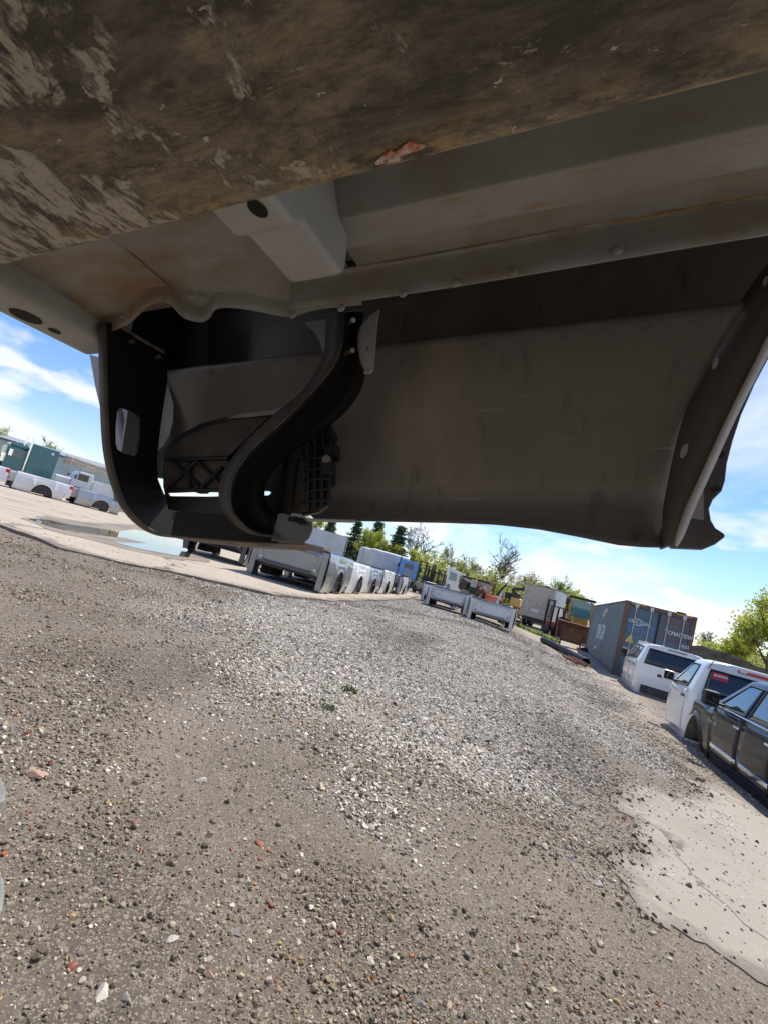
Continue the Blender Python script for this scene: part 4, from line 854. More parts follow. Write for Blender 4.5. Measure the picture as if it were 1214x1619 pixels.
# ---- far side of the pavement: warehouse, teal semi, bucket truck
wa0, wa1 = at(-60, 672, 72), at(168, 741, 80)
wz = max(1, (wa0.z + wa1.z) / 2); wd_ = (wa1 - wa0); waz = math.atan2(wd_.x, wd_.y); wl_ = Vector((wd_.x, wd_.y, 0)).length
wh = empty('warehouse', onground(wa0), -waz, 'very long white metal-sided warehouse with a dark eave across the yard', 'warehouse')
gz = wz - zg(wa0.x, wa0.y)
MB().b2(-14, 0, -6, wl_ + 3, 0, gz - .25).build('wall', WSIDE, wh)
for k in range(int((wl_ + 8) / .9)): MB().b2(0, .03, -5.9 + k * .9, -5.83 + k * .9, .1, gz - .3).build('wall_rib', WSIDE, wh)
MB().b2(-14.3, .25, -6.3, wl_ + 3.3, gz - .25, gz).build('eave', mat('dark_eave', (.17, .17, .18), rough=.6), wh); MB().prism([(-14.3, gz), (.25, gz), (-7, gz + .9)], -6.3, wl_ + 3.3, 'y').build('roof', mat('grey_metal_roof', (.30, .31, .33), rough=.5), wh, smooth=0)
gbp = onground(at(160, 745, 120)); gb = empty('grey_shed', gbp, -rad(50), 'small grey gabled building showing past the warehouse end', 'building')
MB().b2(-5, 5, 0, 9, 0, 3.6).build('wall', mat('grey_siding', (.42, .43, .45), rough=.6), gb); MB().prism([(-5.3, 3.5), (5.3, 3.5), (0, 5.6)], -.2, 9.2, 'y').build('roof', MATS['grey_metal_roof'], gb, smooth=0)
# teal semi: length along LR, nose towards the left of the picture
tq = onground(at(70, 775, 47)); te = empty('teal_semi', tq, -LR, 'teal conventional semi tractor with sleeper, chrome stack and mirrors', 'truck')
MB().b2(-1.2, 1.2, -2.2, 0, 1.0, 3.75).build('sleeper', P_TEAL, te, bevel=.10, seg=3)
cbm = MB().b2(-1.1, 1.1, -3.9, -2.25, .9, 3.0).build('cab', P_TEAL, te, bevel=.12, seg=3); MB().b2(-1.0, 1.0, -3.7, -2.3, 3.0, 3.35).build('cab_roof', P_TEAL, te, bevel=.16, seg=3)
MB().b2(-.95, .95, -5.9, -3.9, .85, 2.05).build('hood', P_TEAL, te, bevel=.18, seg=3)
MB().prism([(-3.93, 2.05), (-3.86, 2.05), (-3.70, 2.9), (-3.77, 2.9)], -.95, .95, 'x').build('windscreen', GLASSG, te)
for s in (-1, 1):
    MB().b2(s * 1.105, s * 1.09, -3.5, -2.6, 2.15, 2.85).build('door_window', GLASSB, cbm, bevel=.005); MB().tube([(s * 1.30, -2.32, 1.0), (s * 1.30, -2.32, 4.2)], .085, 12).build('exhaust_stack', CHROME, te)
    MB().box((s * 1.45, -3.6, 2.45), (.12, .28, .62)).build('mirror', CHROME, te, bevel=.04); MB().tube([(s * 1.22, -3.98, 1.5), (s * 1.22, -3.98, 2.25)], .20, 14).build('air_cleaner', CHROME, te)
    MB().box((s * 1.21, -.55, 3.35), (.02, .22, .22)).build('side_lamp', CLEARL, te); MB().tube([(s * .7, -5.2, .55), (s * .7, -2.4, .55)], .0 + .30, 14).build('fuel_tank', CHROME, te)
MB().b2(-.45, .45, -5.5, 3.5, .7, .95).build('chassis', DARKM, te); wheelset(te, .95, (-5.0, 1.4, 2.7), .52)
MB().tube([(.0, -3.1, 3.35), (.0, -3.25, 3.75)], .03, 6).build('horn', CHROME, te)
# bucket truck
uq = onground(at(128, 785, 50)); ut = empty('bucket_truck', uq, -LR, 'white utility bucket truck with a folded beige boom over its roof', 'truck')
MB().b2(-.95, .95, -2.9, -1.5, .8, 1.75).build('hood', P_WHITE, ut, bevel=.15, seg=3)
MB().prism([(-1.55, .8), (.3, .8), (.3, 2.6), (-.95, 2.6), (-1.5, 1.75)], -1.0, 1.0, 'x').build('cab', P_WHITE, ut, bevel=.08); MB().prism([(-1.50, 1.80), (-1.44, 1.78), (-.92, 2.5), (-.98, 2.52)], -.85, .85, 'x').build('windscreen', GLASSG, ut)
for s in (-1, 1):
    MB().b2(s * 1.005, s * .99, -1.05, -.1, 1.75, 2.4).build('door_window', GLASS, ut); MB().b2(s * 1.1, s * .6, .4, 4.2, .9, 2.1).build('tool_locker', P_WHITE2, ut, bevel=.03)
    for k in range(4): MB().b2(s * 1.115, s * 1.09, .5 + k * .93, 1.35 + k * .93, 1.0, 2.0).build('locker_door', P_WHITE, ut, bevel=.01)
    MB().box((s * 1.25, -1.3, 2.0), (.1, .15, .4)).build('mirror', BLK, ut, bevel=.02)
BEI = mat('beige_boom', (.48, .42, .33), rough=.5, var=(.38, .33, .26), vscale=3)
MB().box((0, .9, 3.05), (.5, 5.6, .42), Matrix.Rotation(rad(-4), 3, 'X')).build('lower_boom', BEI, ut, bevel=.04); MB().box((.0, .6, 3.5), (.36, 4.6, .3), Matrix.Rotation(rad(-2), 3, 'X')).build('upper_boom', BEI, ut, bevel=.04)
MB().b2(-.4, .4, -2.35, -1.8, 2.9, 3.75).build('boom_knuckle', BEI, ut, bevel=.08); MB().b2(-.35, .35, 2.6, 3.3, 1.6, 3.1).build('turret', BEI, ut, bevel=.06); MB().b2(-.45, .45, 3.6, 4.4, 2.2, 3.2).build('bucket', mat('tan_bucket', (.45, .33, .15), rough=.5), ut, bevel=.08)
MB().b2(-.5, .5, -2.7, 4.2, .6, .9).build('chassis', DARKM, ut); wheelset(ut, .9, (-2.1, 2.4), .48)

# ---- dark heap of millings on the far side of the cabs
hp = at(1178, 1062, 26); hp = onground(hp)
V_, F_ = [], []; n_, m_ = 44, 22
for j in range(m_):
    for i in range(n_):
        a = 2 * PI * i / n_; rr_ = j / (m_ - 1); x, y = math.cos(a) * rr_ * 8.5, math.sin(a) * rr_ * 4.2
        hgt = 2.0 * max(0, 1 - rr_ ** 1.3) + .55 * math.exp(-((x + 2.2) ** 2 + y * y) / 3) + .35 * math.exp(-((x - 3) ** 2 + y * y) / 4)
        k_ = 1 - rr_ ** 3; V_.append((x, y, hgt * .86 + k_ * (.28 * mnoise.noise((x * .9, y * .9, 1)) + .16 * mnoise.noise((x * 2.7, y * 2.7, 4)) + .07 * mnoise.noise((x * 7, y * 7, 2)))))
F_ = [(j * n_ + i, j * n_ + (i + 1) % n_, (j + 1) * n_ + (i + 1) % n_, (j + 1) * n_ + i) for j in range(m_ - 1) for i in range(n_)]
heap = MB().add(V_, F_).build('dirt_heap', mat('black_millings', (.012, .0115, .0115), rough=1.0, spec=.08, var=(.028, .026, .024), vscale=2.2, layers=[((.12, .105, .09), 14, (1, 1, 1), .64, .72, (0, 1, 0), (0, 0, 0))], bump=.8, bscale=9), smooth=60)
heap.location = hp; heap.rotation_euler = (0, 0, rad(-35)); tag(heap, 'dark heap of black millings rising behind the white cabs', 'heap')
hp2 = onground(at(905, 1000, 52)); h2 = bpy.data.objects.new('dirt_heap', heap.data); COL.objects.link(h2); h2.location = hp2; h2.scale = (.7, .7, .55); tag(h2, 'low dark soil heap behind the loader', 'heap')

# ================================================================ TREES
BARK = mat('grey_brown_bark', (.13, .105, .085), rough=.9, var=(.075, .06, .05), vscale=4, vstretch=(2, 2, .3))
def leafmat(name, c, c2, tr=.35):
    m = mat(name, c, rough=.65, spec=.25, var=c2, vscale=.9, vlo=.35, vhi=.65); t = m.node_tree; b = t.nodes['Principled BSDF']; o = [n_ for n_ in t.nodes if n_.type == 'OUTPUT_MATERIAL'][0]
    tl = N(t, 'ShaderNodeBsdfTranslucent'); src = b.inputs['Base Color'].links[0].from_socket; t.links.new(src, tl.inputs[0]); mx = N(t, 'ShaderNodeMixShader'); mx.inputs[0].default_value = tr
    t.links.new(b.outputs[0], mx.inputs[1]); t.links.new(tl.outputs[0], mx.inputs[2]); t.links.new(mx.outputs[0], o.inputs[0]); return m
LF_Y = leafmat('spring_yellow_green_leaf', (0.512, 0.538, 0.090), (0.346, 0.397, 0.077), .55); LF_G = leafmat('fresh_green_leaf', (0.333, 0.422, 0.090), (0.205, 0.282, 0.064), .55); LF_O = leafmat('budding_olive_leaf', (0.384, 0.358, 0.154), (0.282, 0.269, 0.128), .5); LF_P = leafmat('dark_pine_needle', (0.077, 0.128, 0.064), (0.115, 0.160, 0.064), .25)
LF_U = leafmat('brush_leaf', (0.448, 0.474, 0.102), (0.282, 0.307, 0.090), .5)
def leaves(mb_pts, size, seed, n_, flatz=1.0, jit=None):
    r_ = np.random.default_rng(seed); C = np.array(mb_pts)[r_.integers(0, len(mb_pts), n_)]; V_ = np.zeros((n_, 4, 3))
    a = r_.normal(0, 1, (n_, 3)); a /= np.linalg.norm(a, axis=1)[:, None]; b = np.cross(a, r_.normal(0, 1, (n_, 3))); b /= np.linalg.norm(b, axis=1)[:, None]
    s_ = size * r_.uniform(.5, 1.3, (n_, 1)); C = C + r_.normal(0, jit or size * 1.1, (n_, 3)) * np.array([1, 1, flatz])
    V_[:, 0] = C - a * s_; V_[:, 1] = C + b * s_ * .55; V_[:, 2] = C + a * s_; V_[:, 3] = C - b * s_ * .55
    return V_.reshape(-1, 3)
def leaf_obj(name, V_, m, parent):
    n_ = len(V_) // 4; me = bpy.data.meshes.new(name); me.from_pydata([tuple(q) for q in V_], [], [(4 * i, 4 * i + 1, 4 * i + 2, 4 * i + 3) for i in range(n_)]); me.materials.append(m)
    o = bpy.data.objects.new(name, me); COL.objects.link(o); o.parent = parent; return o
def tree(px, py, D, kind, label, seed, spread=.36, nleaf=2600, zfix=None, name=None):
    T = at(px, py, D); base = onground(T); h = T.z - base.z; r_ = random.Random(seed)
    e_ = empty(name or {'pine': 'pine_tree', 'bare': 'bare_tree', 'leaf': 'leafy_tree'}[kind], base, 0, label, 'tree', {'pine': 'pines behind the barn', 'bare': 'bare trees along the back', 'leaf': 'budding trees along the back'}[kind])
    mb = MB(); tips = []
    if kind == 'pine':
        mb.tube([(0, 0, 0), (.05, 0, h * .5), (0, 0, h)], [h * .022, h * .014, .02], 7); z = h * .14; k = 0
        while z < h * .99:
            Lb = (h - z) * .46 * r_.uniform(.45, 1.2) + .3
            for j in range(6):
                a = k * 1.3 + j * PI / 3 + r_.uniform(-.3, .3); q1 = Vector((math.cos(a) * Lb, math.sin(a) * Lb, z - Lb * .12 + r_.uniform(-.1, .25))); L2 = q1.lerp(Vector((0, 0, z)), r_.uniform(0, .25))
                mb.tube([(0, 0, z), tuple(L2)], [.05, .015], 4, False)
                for u in np.linspace(.25, 1, 7): tips.append(tuple(Vector((0, 0, z)).lerp(L2, u)))
            z += h * .048 * r_.uniform(.8, 1.3); k += 1
        mb.build('trunk', BARK, e_, smooth=60); leaf_obj('crown', leaves(tips, h * .019, seed, nleaf * 2, .5, jit=h * .024), LF_P, e_); return e_
    def grow(p, d, L_, rad_, lev):
        n_ = 4; path = [Vector(p)]; dd = Vector(d)
        for k in range(n_):
            dd = (dd + Vector((r_.uniform(-1, 1), r_.uniform(-1, 1), r_.uniform(-.3, .7))) * .16).normalized(); path.append(path[-1] + dd * L_ / n_)
        mb.tube(path, [max(.016 * D / 40, rad_ * (1 - .55 * k / n_)) for k in range(n_ + 1)], 6 if lev < 1 else 4 if lev < 3 else 3, False)
        if lev >= 2: tips.extend(tuple(q) for q in path[1:])
        if lev >= (4 if kind == 'bare' else 3): return
        for _ in range({0: 7, 1: 5, 2: 4, 3: 3}[lev]):
            u = r_.uniform(.32 if lev == 0 else .2, 1); i = min(n_ - 1, int(u * n_)); q = path[i].lerp(path[i + 1], u * n_ - i)
            side = Vector((r_.uniform(-1, 1), r_.uniform(-1, 1), r_.uniform(-.1, .5))).normalized(); nd = (dd * r_.uniform(.45, .9) + side * (spread * 2.1)).normalized()
            grow(q, nd, L_ * r_.uniform(.42, .66), rad_ * .5, lev + 1)
    if kind == 'bush':
        pass
    grow((0, 0, 0), (0, 0, 1), h * .70, h * .018, 0)
    tz = max(q[2] for q in tips); s_ = h / tz; mb.v = [(q[0] * s_, q[1] * s_, q[2] * s_) for q in mb.v]; tips = [(q[0] * s_, q[1] * s_, q[2] * s_) for q in tips]
    mb.build('trunk', BARK, e_, smooth=60)
    if kind == 'leaf':
        m_ = [LF_Y, LF_G, LF_O][seed % 3]; leaf_obj('crown', leaves(tips, max(.10, h * .0145), seed, int(nleaf * 2.4), jit=h * .030), m_, e_)
    elif nleaf: leaf_obj('crown', leaves(tips, h * .009, seed, 500), LF_O, e_)
    return e_
for (x, y, D, lb, sd_) in [(528, 818, 84, 'dark pine tree standing furthest towards the plastic step', 1), (569, 822, 88, 'tall dark pine tree directly above the barn', 2), (602, 824, 92, 'dark pine tree half hidden by a yellow-green tree', 3), (636, 831, 86, 'dark pine tree just before the bare tree by the blue cab', 4)]: tree(x, y, D, 'pine', lb, sd_, nleaf=4200)
for (x, y, D, lb, sd_, nl) in [(507, 818, 80, 'yellow-green tree peeking out beside the plastic step', 3, 2600), (586, 838, 82, 'yellow-green tree in front of the pines', 6, 3200), (615, 858, 84, 'small pale green tree between the pines and the blue cab', 9, 2200), (668, 872, 78, 'low yellow-green tree right behind the blue cab', 12, 2600), (690, 874, 80, 'yellow-green bushy tree above the black forklifts', 15, 2600),
                               (722, 860, 82, 'slender budding tree with thin olive leaves', 5, 700), (746, 882, 80, 'light green tree behind the cream tank', 13, 1800), (800, 896, 78, 'olive budding tree beside the tall bare tree', 8, 2000), (828, 912, 80, 'dull olive tree behind the beige box body', 11, 2600), (853, 913, 82, 'olive green tree above the shed roof', 14, 2600), (890, 916, 74, 'broad fresh green tree above the loader', 7, 4200), (912, 936, 72, 'yellow-green tree just right of the loader cab', 18, 3000), (930, 948, 76, 'small green tree touching the far container corner', 10, 2200),
                               (10, 676, 78, 'green tree top above the warehouse roof at the picture edge', 16, 2200), (78, 696, 90, 'small tree top peeking over the middle of the warehouse', 19, 1500)]: tree(x, y - 4, D, 'leaf', lb, sd_, nleaf=int(nl * .8))
for (x, y, D, lb, sd_) in [(672, 829, 84, 'tall bare tree with upright twigs beside the last pine', 21), (783, 838, 70, 'tallest bare tree with wide branches over the scrap line', 22), (760, 884, 84, 'thin bare tree behind the cream tank', 23), (1118, 1000, 66, 'low bare tree beside the container corner', 24), (1136, 1000, 68, 'low bare tree behind the dark heap', 25), (1150, 1006, 70, 'twiggy bare tree next to the yellow-green tree', 26)]: tree(x, y, D, 'bare', lb, sd_, spread=.42)
tree(1238, 915, 38, 'leaf', 'large airy yellow-green tree at the picture edge above the heap', 33, spread=.46, nleaf=3000)
tree(1165, 1005, 40, 'leaf', 'bright yellow-green young tree behind the crest of the heap', 36, spread=.5, nleaf=2600)
# undergrowth along the back: uncountable
rg = np.random.default_rng(5); pts = []
for k in range(1500):
    f_ = rg.uniform(0, 1); x = 655 + f_ * 300; Dd = rg.uniform(62, 74); c = at(x, 0, 1); a = at(x, 905 + .268 * (x - 607) , Dd); b = onground(a)
    hh = 2.5 + 3.0 * mnoise.noise((x * .045, 0, 3)) + rg.uniform(0, 1.5)
    for _ in range(5): pts.append((b.x + rg.normal(0, .6), b.y + rg.normal(0, .6), b.z + rg.uniform(.1, 1) * hh))
for k in range(260):
    f_ = rg.uniform(0, 1); x = 1105 + f_ * 140; Dd = rg.uniform(58, 66); a = at(x, 1040, Dd); b = onground(a)
    for _ in range(5): pts.append((b.x + rg.normal(0, .6), b.y + rg.normal(0, .6), b.z + rg.uniform(.1, 1) * 3.2))
ug = leaf_obj('undergrowth', leaves(pts, .17, 8, 40000, jit=.38), LF_U, None); ug['kind'] = 'stuff'; ug['label'] = 'yellow-green brush growing along the back of the yard'; ug['category'] = 'undergrowth'
gr_pts = []
for k in range(700):
    u = rg.uniform(0, 1); a = at(818 + 62 * u, 990 + 22 * u + rg.normal(0, 1.2), 33 - 3 * u); b = onground(a); gr_pts.append((b.x, b.y, b.z + .05))
vg = leaf_obj('grass', leaves(gr_pts, .09, 9, 2600, .5), LF_G, None); vg['kind'] = 'stuff'; vg['label'] = 'strip of green weeds in front of the box body'; vg['category'] = 'grass'

# ================================================================ SINGLE STONES, BRICK BITS, SLABS
STN = [mat('pale_stone', (.52, .48, .41), rough=.85, var=(.40, .37, .32), vscale=25), mat('brick_fragment', (.36, .105, .055), rough=.9, var=(.26, .09, .055), vscale=40), mat('grey_stone', (.30, .285, .26), rough=.85, var=(.20, .19, .175), vscale=25), mat('tan_stone', (.40, .30, .18), rough=.85, var=(.5, .42, .30), vscale=25), mat('dark_stone', (.06, .05, .042), rough=.9, var=(.11, .09, .07), vscale=25), mat('pinkish_stone', (.42, .27, .20), rough=.85, var=(.33, .2, .15), vscale=25)]
stones = [(318, 1236, 13, 0, 'pale rounded stone alone in the dirt left of the orange brick bits'), (506, 1245, 13, 3, 'flat cream flagstone chip near the edge of the pale gravel'), (55, 1225, 26, 5, 'long pinkish flat stone close to the picture edge'), (410, 1336, 11, 1, 'orange brick chip, upper of the small brick cluster'), (423, 1345, 8, 1, 'dark orange brick chip, lower right of the small brick cluster'), (411, 1359, 7, 1, 'small brick chip, lower left of the brick cluster'), (332, 1322, 10, 4, 'dark brown clod in the middle of the dirt'), (372, 1475, 13, 2, 'grey rounded stone above the two small white stones'), (330, 1517, 9, 0, 'small white stone below the white sliver'), (332, 1544, 14, 5, 'pink flat stone below the small white stone'), (161, 1572, 19, 0, 'largest pale stone at the bottom of the picture'), (200, 1581, 14, 2, 'bluish grey stone touching the largest pale stone'), (112, 1531, 13, 1, 'dark red brick chip above the largest pale stone'), (272, 1487, 12, 0, 'white sliver of stone lying slanted'), (650, 1513, 8, 1, 'orange brick chip low in the middle of the dirt'), (938, 1508, 6, 1, 'rust red chip near the slab edge'), (662, 1588, 12, 2, 'grey stone low in the middle beside tan stones'), (708, 1590, 10, 3, 'tan yellow stone at the bottom of the picture'), (685, 1455, 7, 0, 'pale angular stone above the orange chip'), (775, 1432, 8, 2, 'grey stone beside a black splinter'), (282, 1100, 11, 3, 'cream flat chip lying at the gravel edge'), (670, 1140, 12, 0, 'flat pale rock in the middle of the gravel patch'), (872, 1566, 10, 3, 'tan pebble stone low right of the middle'), (585, 1523, 11, 0, 'white shard at the bottom, left of the orange chip'), (435, 1555, 6, 1, 'small brick crumb between pink stone and white shard'), (684, 1398, 7, 4, 'black lump in the dirt below the gravel patch'), (280, 1197, 7, 0, 'small white stone with dark underside')]
for k, (x, y, s_, m_, lb) in enumerate(stones):
    g_ = gp(x, y); Dd = (g_ - CAM).dot(FW); me = rock_mesh('stone', 11 + k, 3, .45, .6 if s_ < 20 else .3, .55); me.materials.append(STN[m_]); o = bpy.data.objects.new('brick_chip' if m_ == 1 else 'stone', me); COL.objects.link(o)
    r_ = s_ * .72 * Dd / F_PX; o.scale = (r_ * 1.15, r_ * .85, r_); o.rotation_euler = (random.Random(k).uniform(-.2, .2), random.Random(k + 9).uniform(-.2, .2), k * 1.7); o.location = g_ + Vector((0, 0, r_ * .06))
    me.polygons.foreach_set('use_smooth', [True] * len(me.polygons)); me.set_sharp_from_angle(angle=rad(28)); tag(o, lb, 'brick' if m_ == 1 else 'stone', 'brick chips in the dirt' if m_ == 1 else 'single stones in the dirt')
for (px_, lb) in [([(-30, 1238), (0, 1236), (9, 1262), (6, 1276), (-30, 1290)], 'grey-green slab fragment at the picture edge, upper of two'), ([(-30, 1386), (3, 1398), (6, 1420), (1, 1455), (-30, 1470)], 'pale grey slab fragment at the picture edge, lower of two')]:
    P_ = [gp(*q) for q in px_]; c = sum(P_, Vector()) / len(P_); mb = MB(); n_ = len(P_)
    mb.add([tuple(q - c - Vector((0, 0, .01))) for q in P_] + [tuple((q - c) * .94 + Vector((0, 0, .02))) for q in P_], [tuple(range(n_))[::-1], tuple(range(n_, 2 * n_))] + [(i, (i + 1) % n_, n_ + (i + 1) % n_, n_ + i) for i in range(n_)])
    o = mb.build('slab_fragment', mat('grey_slab_stone', (.16, .17, .16), rough=.7, var=(.22, .22, .20), vscale=12), bevel=.008); o.location = c; tag(o, lb, 'slab', 'slab fragments')

for (x, y, n_, lb) in [(553, 1094, 90, 'small green weed sprouting in the pale gravel'), (520, 1122, 50, 'tiny weed tuft at the edge of the pale gravel'), (285, 919, 70, 'green weed tuft where the gravel meets the pavement')]:
    q = gp(x, y); rr = np.random.default_rng(x); V_ = []
    wd_e = empty('weed', q, 0, lb, 'weed', 'weeds in the yard')
    for k in range(n_):
        a = rr.uniform(0, 6.28); l_ = rr.uniform(.015, .05); p0 = Vector((rr.normal(0, .025), rr.normal(0, .025), 0)); tp = p0 + Vector((math.cos(a) * l_ * .7, math.sin(a) * l_ * .7, l_ * rr.uniform(.3, .9))); sd_ = Vector((-math.sin(a), math.cos(a), 0)) * .006; md = p0.lerp(tp, .55) + Vector((0, 0, .008))
        V_ += [tuple(p0), tuple(md + sd_), tuple(tp), tuple(md - sd_)]
    leaf_obj('leaves', np.array(V_), mat('weed_leaf', (.07, .12, .025), rough=.7, var=(.11, .14, .04), vscale=30), wd_e)

# ================================================================ LIFTED TRUCK BED (overhead) AND THE FORK THAT CARRIES IT
BLv = (CXV * .932 - CYV * .009 - FW * .361).normalized()
BOv = (CXV * .357 - CYV * .161 + FW * .92); BOv = (BOv - BLv * BOv.dot(BLv)).normalized()
BUv = BLv.cross(BOv)
def comp(px, py):
    d = ray(px, py); return d.dot(BLv), d.dot(BOv), d.dot(BUv)
def bo(px, py, o):
    a, b, c = comp(px, py); t = o / b; return Vector((a * t, o, c * t))
def bh(px, py, h):
    a, b, c = comp(px, py); t = h / c; return Vector((a * t, b * t, h))
def bl(px, py, l):
    a, b, c = comp(px, py); t = l / a; return Vector((l, b * t, c * t))
BASE = Vector((-.3, .72, .12))                                   # local origin of the bed, at the foot of its side
def frame_at(name, base, label, cat):
    o = bpy.data.objects.new(name, None); COL.objects.link(o); o.empty_display_size = .1
    m4 = Matrix((BLv, BOv, BUv)).transposed().to_4x4(); m4.translation = CAM + BLv * base.x + BOv * base.y + BUv * base.z
    o.matrix_world = m4; return tag(o, label, cat)
def loc_(mb, base=BASE):
    mb.v = [tuple(Vector(q) - base) for q in mb.v]; return mb
def zs(pts, ox, oy, s): return [(ox + x / s, oy + y / s) for x, y in pts]

SKIN = mat('primed_inner_skin', (.215, .192, .172), rough=.42, var=(.26, .232, .205), vscale=3.5, vlo=.4, vhi=.75, bump=.06, bscale=260, rvar=.08, layers=[((.36, .30, .24), 7, (1, 1, .35), .53, .78, (2, 2, 2), (0, 0, 0)), ((.45, .40, .34), 60, (.05, 1, 1.6), .66, .73, (2, 2, 2), (0, .5, 0)), ((.12, .105, .09), 30, (1, 1, .25), .58, .76, (5, 2, 2), (0, 0, 0))])
UNDER = mat('galvanised_underbody', (.33, .335, .32), rough=.38, spec=.5, var=(.255, .255, .235), vscale=5, vlo=.4, vhi=.7, layers=[((.24, .195, .135), 7, (1, 1, 1), .48, .70, (5, 1, 2), (0, 0, 0)), ((.30, .22, .14), 34, (.5, 2, 1), .58, .70, (1, 1, 2), (0, 0, 0))], bump=.04, bscale=120)
DUSTY = mat('dusty_floor_panel', (.35, .35, .33), rough=.44, var=(.27, .265, .235), vscale=6, layers=[((.26, .18, .11), 5, (.6, 1, 1), .50, .62, (4.2, 1.3, 2), (0, 0, 0)), ((.32, .24, .16), 45, (.4, 2, 1), .58, .72, (1, 1, 2), (0, 0, 0))], bump=.05, bscale=90)
SILLM = mat('grey_primed_sill', (.43, .44, .43), rough=.5, var=(.37, .375, .36), vscale=8, layers=[((.28, .23, .17), 22, (1, 1, 1), .64, .8, (1, 1, 1), (0, 0, 0))])
BRK = mat('black_coated_steel', (.007, .007, .0075), rough=.6, spec=.22, var=(.013, .012, .011), vscale=9, layers=[((.10, .07, .045), 26, (1, 1, 1), .68, .8, (1, 1, 1), (0, 0, 0))], bump=.05, bscale=150)
BRKB = mat('dusty_black_flange', (.055, .048, .042), rough=.6, var=(.10, .082, .062), vscale=16)
PALEM = mat('pale_primed_sheet', (.36, .35, .345), rough=.55, var=(.31, .30, .295), vscale=7)
LIPM = mat('brown_grey_lip', (.135, .112, .097), rough=.6, var=(.16, .13, .11), vscale=6)
EDGEW = mat('pale_sunlit_edge', (.50, .48, .44), rough=.6, var=(.42, .40, .37), vscale=20)
PLAST = mat('moulded_black_plastic', (.016, .016, .016), rough=.5, var=(.03, .028, .026), vscale=12)
PLASTB = mat('dusty_sunlit_brown_plastic', (.07, .055, .042), rough=.7, var=(.12, .09, .065), vscale=10)

BED = frame_at('lifted_truck_bed', BASE, 'grey primed underside of a pickup bed raised overhead on a muddy fork', 'truck bed')
def part(mb, name, m, parent=None, **kw): return loc_(mb).build(name, m, parent or BED, **kw)
def ribbon(rows, n=28):
    return MB().grid([[tuple(q) for q in spline(r_, n)] for r_ in rows])
def plate(pts, holes=(), plane='o', k=0.0, spacing=.03):
    """flat sheet with holes; pts are (l, o, h) points lying in one plane."""
    ax = {'o': (0, 2), 'l': (1, 2), 'h': (0, 1)}[plane]
    ring = [Vector((q[ax[0]], q[ax[1]])) for q in pts]; P = list(ring); E = [(i, (i + 1) % len(ring)) for i in range(len(ring))]; hp = []
    for h_ in holes:
        a = len(P); hr = [Vector((q[ax[0]], q[ax[1]])) for q in h_]; P += hr; E += [(a + i, a + (i + 1) % len(hr)) for i in range(len(hr))]; hp.append(np.array([tuple(q) for q in hr]))
    vo, eo, fo, *_ = delaunay_2d_cdt(P, E, [], 0, 1e-6); A = np.array([tuple(q) for q in ring]); F = []
    for f in fo:
        c = np.mean([tuple(vo[i]) for i in f], axis=0)[None]
        if poly_dist(c, A)[0] > 0 and all(poly_dist(c, h_)[0] < 0 for h_ in hp): F.append(tuple(f))
    other = {'o': 1, 'l': 0, 'h': 2}[plane]; kk = sum(q[other] for q in pts) / len(pts); V = []
    for q in vo:
        w_ = [0, 0, 0]; w_[ax[0]] = q.x; w_[ax[1]] = q.y; w_[other] = kk; V.append(tuple(w_))
    return MB().add(V, F)

# ---- the rest of the box, overhead and behind: floor, opposite side, bulkhead
part(MB().b2(-.93, 1.75, -1.26, .615, .476, .50), 'floor_deck', DUSTY)
part(MB().b2(-.95, 1.75, -1.30, -1.27, .05, 1.0), 'opposite_side_panel', SKIN)
part(MB().b2(1.76, 1.79, -1.27, .98, .40, 1.0), 'bulkhead', SKIN)
part(MB().b2(-.95, 1.76, .60, .99, 1.0, 1.03), 'bed_rail', SKIN)
part(MB().b2(-.93, 1.75, .62, .64, .47, 1.0), 'inner_wall', SKIN)
for k in range(3): part(MB().b2(.25 + k * .5, .33 + k * .5, -1.2, .40, .36, .47), 'cross_sill', SILLM, bevel=.006)
part(plate([bo(x, y, .855) for x, y in [(168, 498), (230, 455), (330, 450), (330, 640), (262, 610), (240, 590), (175, 560)]]), 'corner_shade_sheet', BRK, solid=.002, smooth=0)  # black sheet stands in for the deep shade in this corner
part(MB().b2(-.935, -.90, .745, .972, .47, 1.0), 'corner_light_block', BRK)  # added to keep skylight from the rear out of the side cavity
part(MB().b2(-.945, 1.75, .962, .968, .60, 1.0), 'outer_wall', SKIN)
# ---- floor underside with its rolled side rail (extruded profile)
prof = spline([(.03, .470), (.30, .470), (.43, .470), (.441, .465), (.466, .426), (.474, .420), (.495, .418), (.514, .419), (.522, .424), (.546, .450), (.556, .453), (.58, .4535), (.603, .452)], 90)
part(MB().grid([[(l, q[0], q[1]) for q in prof] for l in np.linspace(-.30, 1.0, 30)]), 'floor_side_rail', UNDER, solid=.003, smooth=50)
fl = spline([(.597, .452), (.603, .448), (.605, .43), (.606, .404)], 8)
part(MB().grid([[(l, q[0], q[1] + .002 * math.sin(l * 9)) for q in fl] for l in np.linspace(-.413, 1.0, 40)]), 'rail_flange', UNDER, solid=.004, smooth=50)
dp = [(l, .6005 + .0015 * mnoise.noise((l * 40, 1, 0)), .4505 + .002 * mnoise.noise((l * 25, 3, 0))) for l in np.linspace(-.36, 1.0, 150)]
part(MB().tube(dp, [max(.0008, .0026 + .003 * mnoise.noise((l[0] * 30, 0, 7))) for l in dp], 6), 'dirt_bead', mat('tan_dirt_crust', (.36, .26, .15), rough=.95, var=(.22, .15, .085), vscale=60))
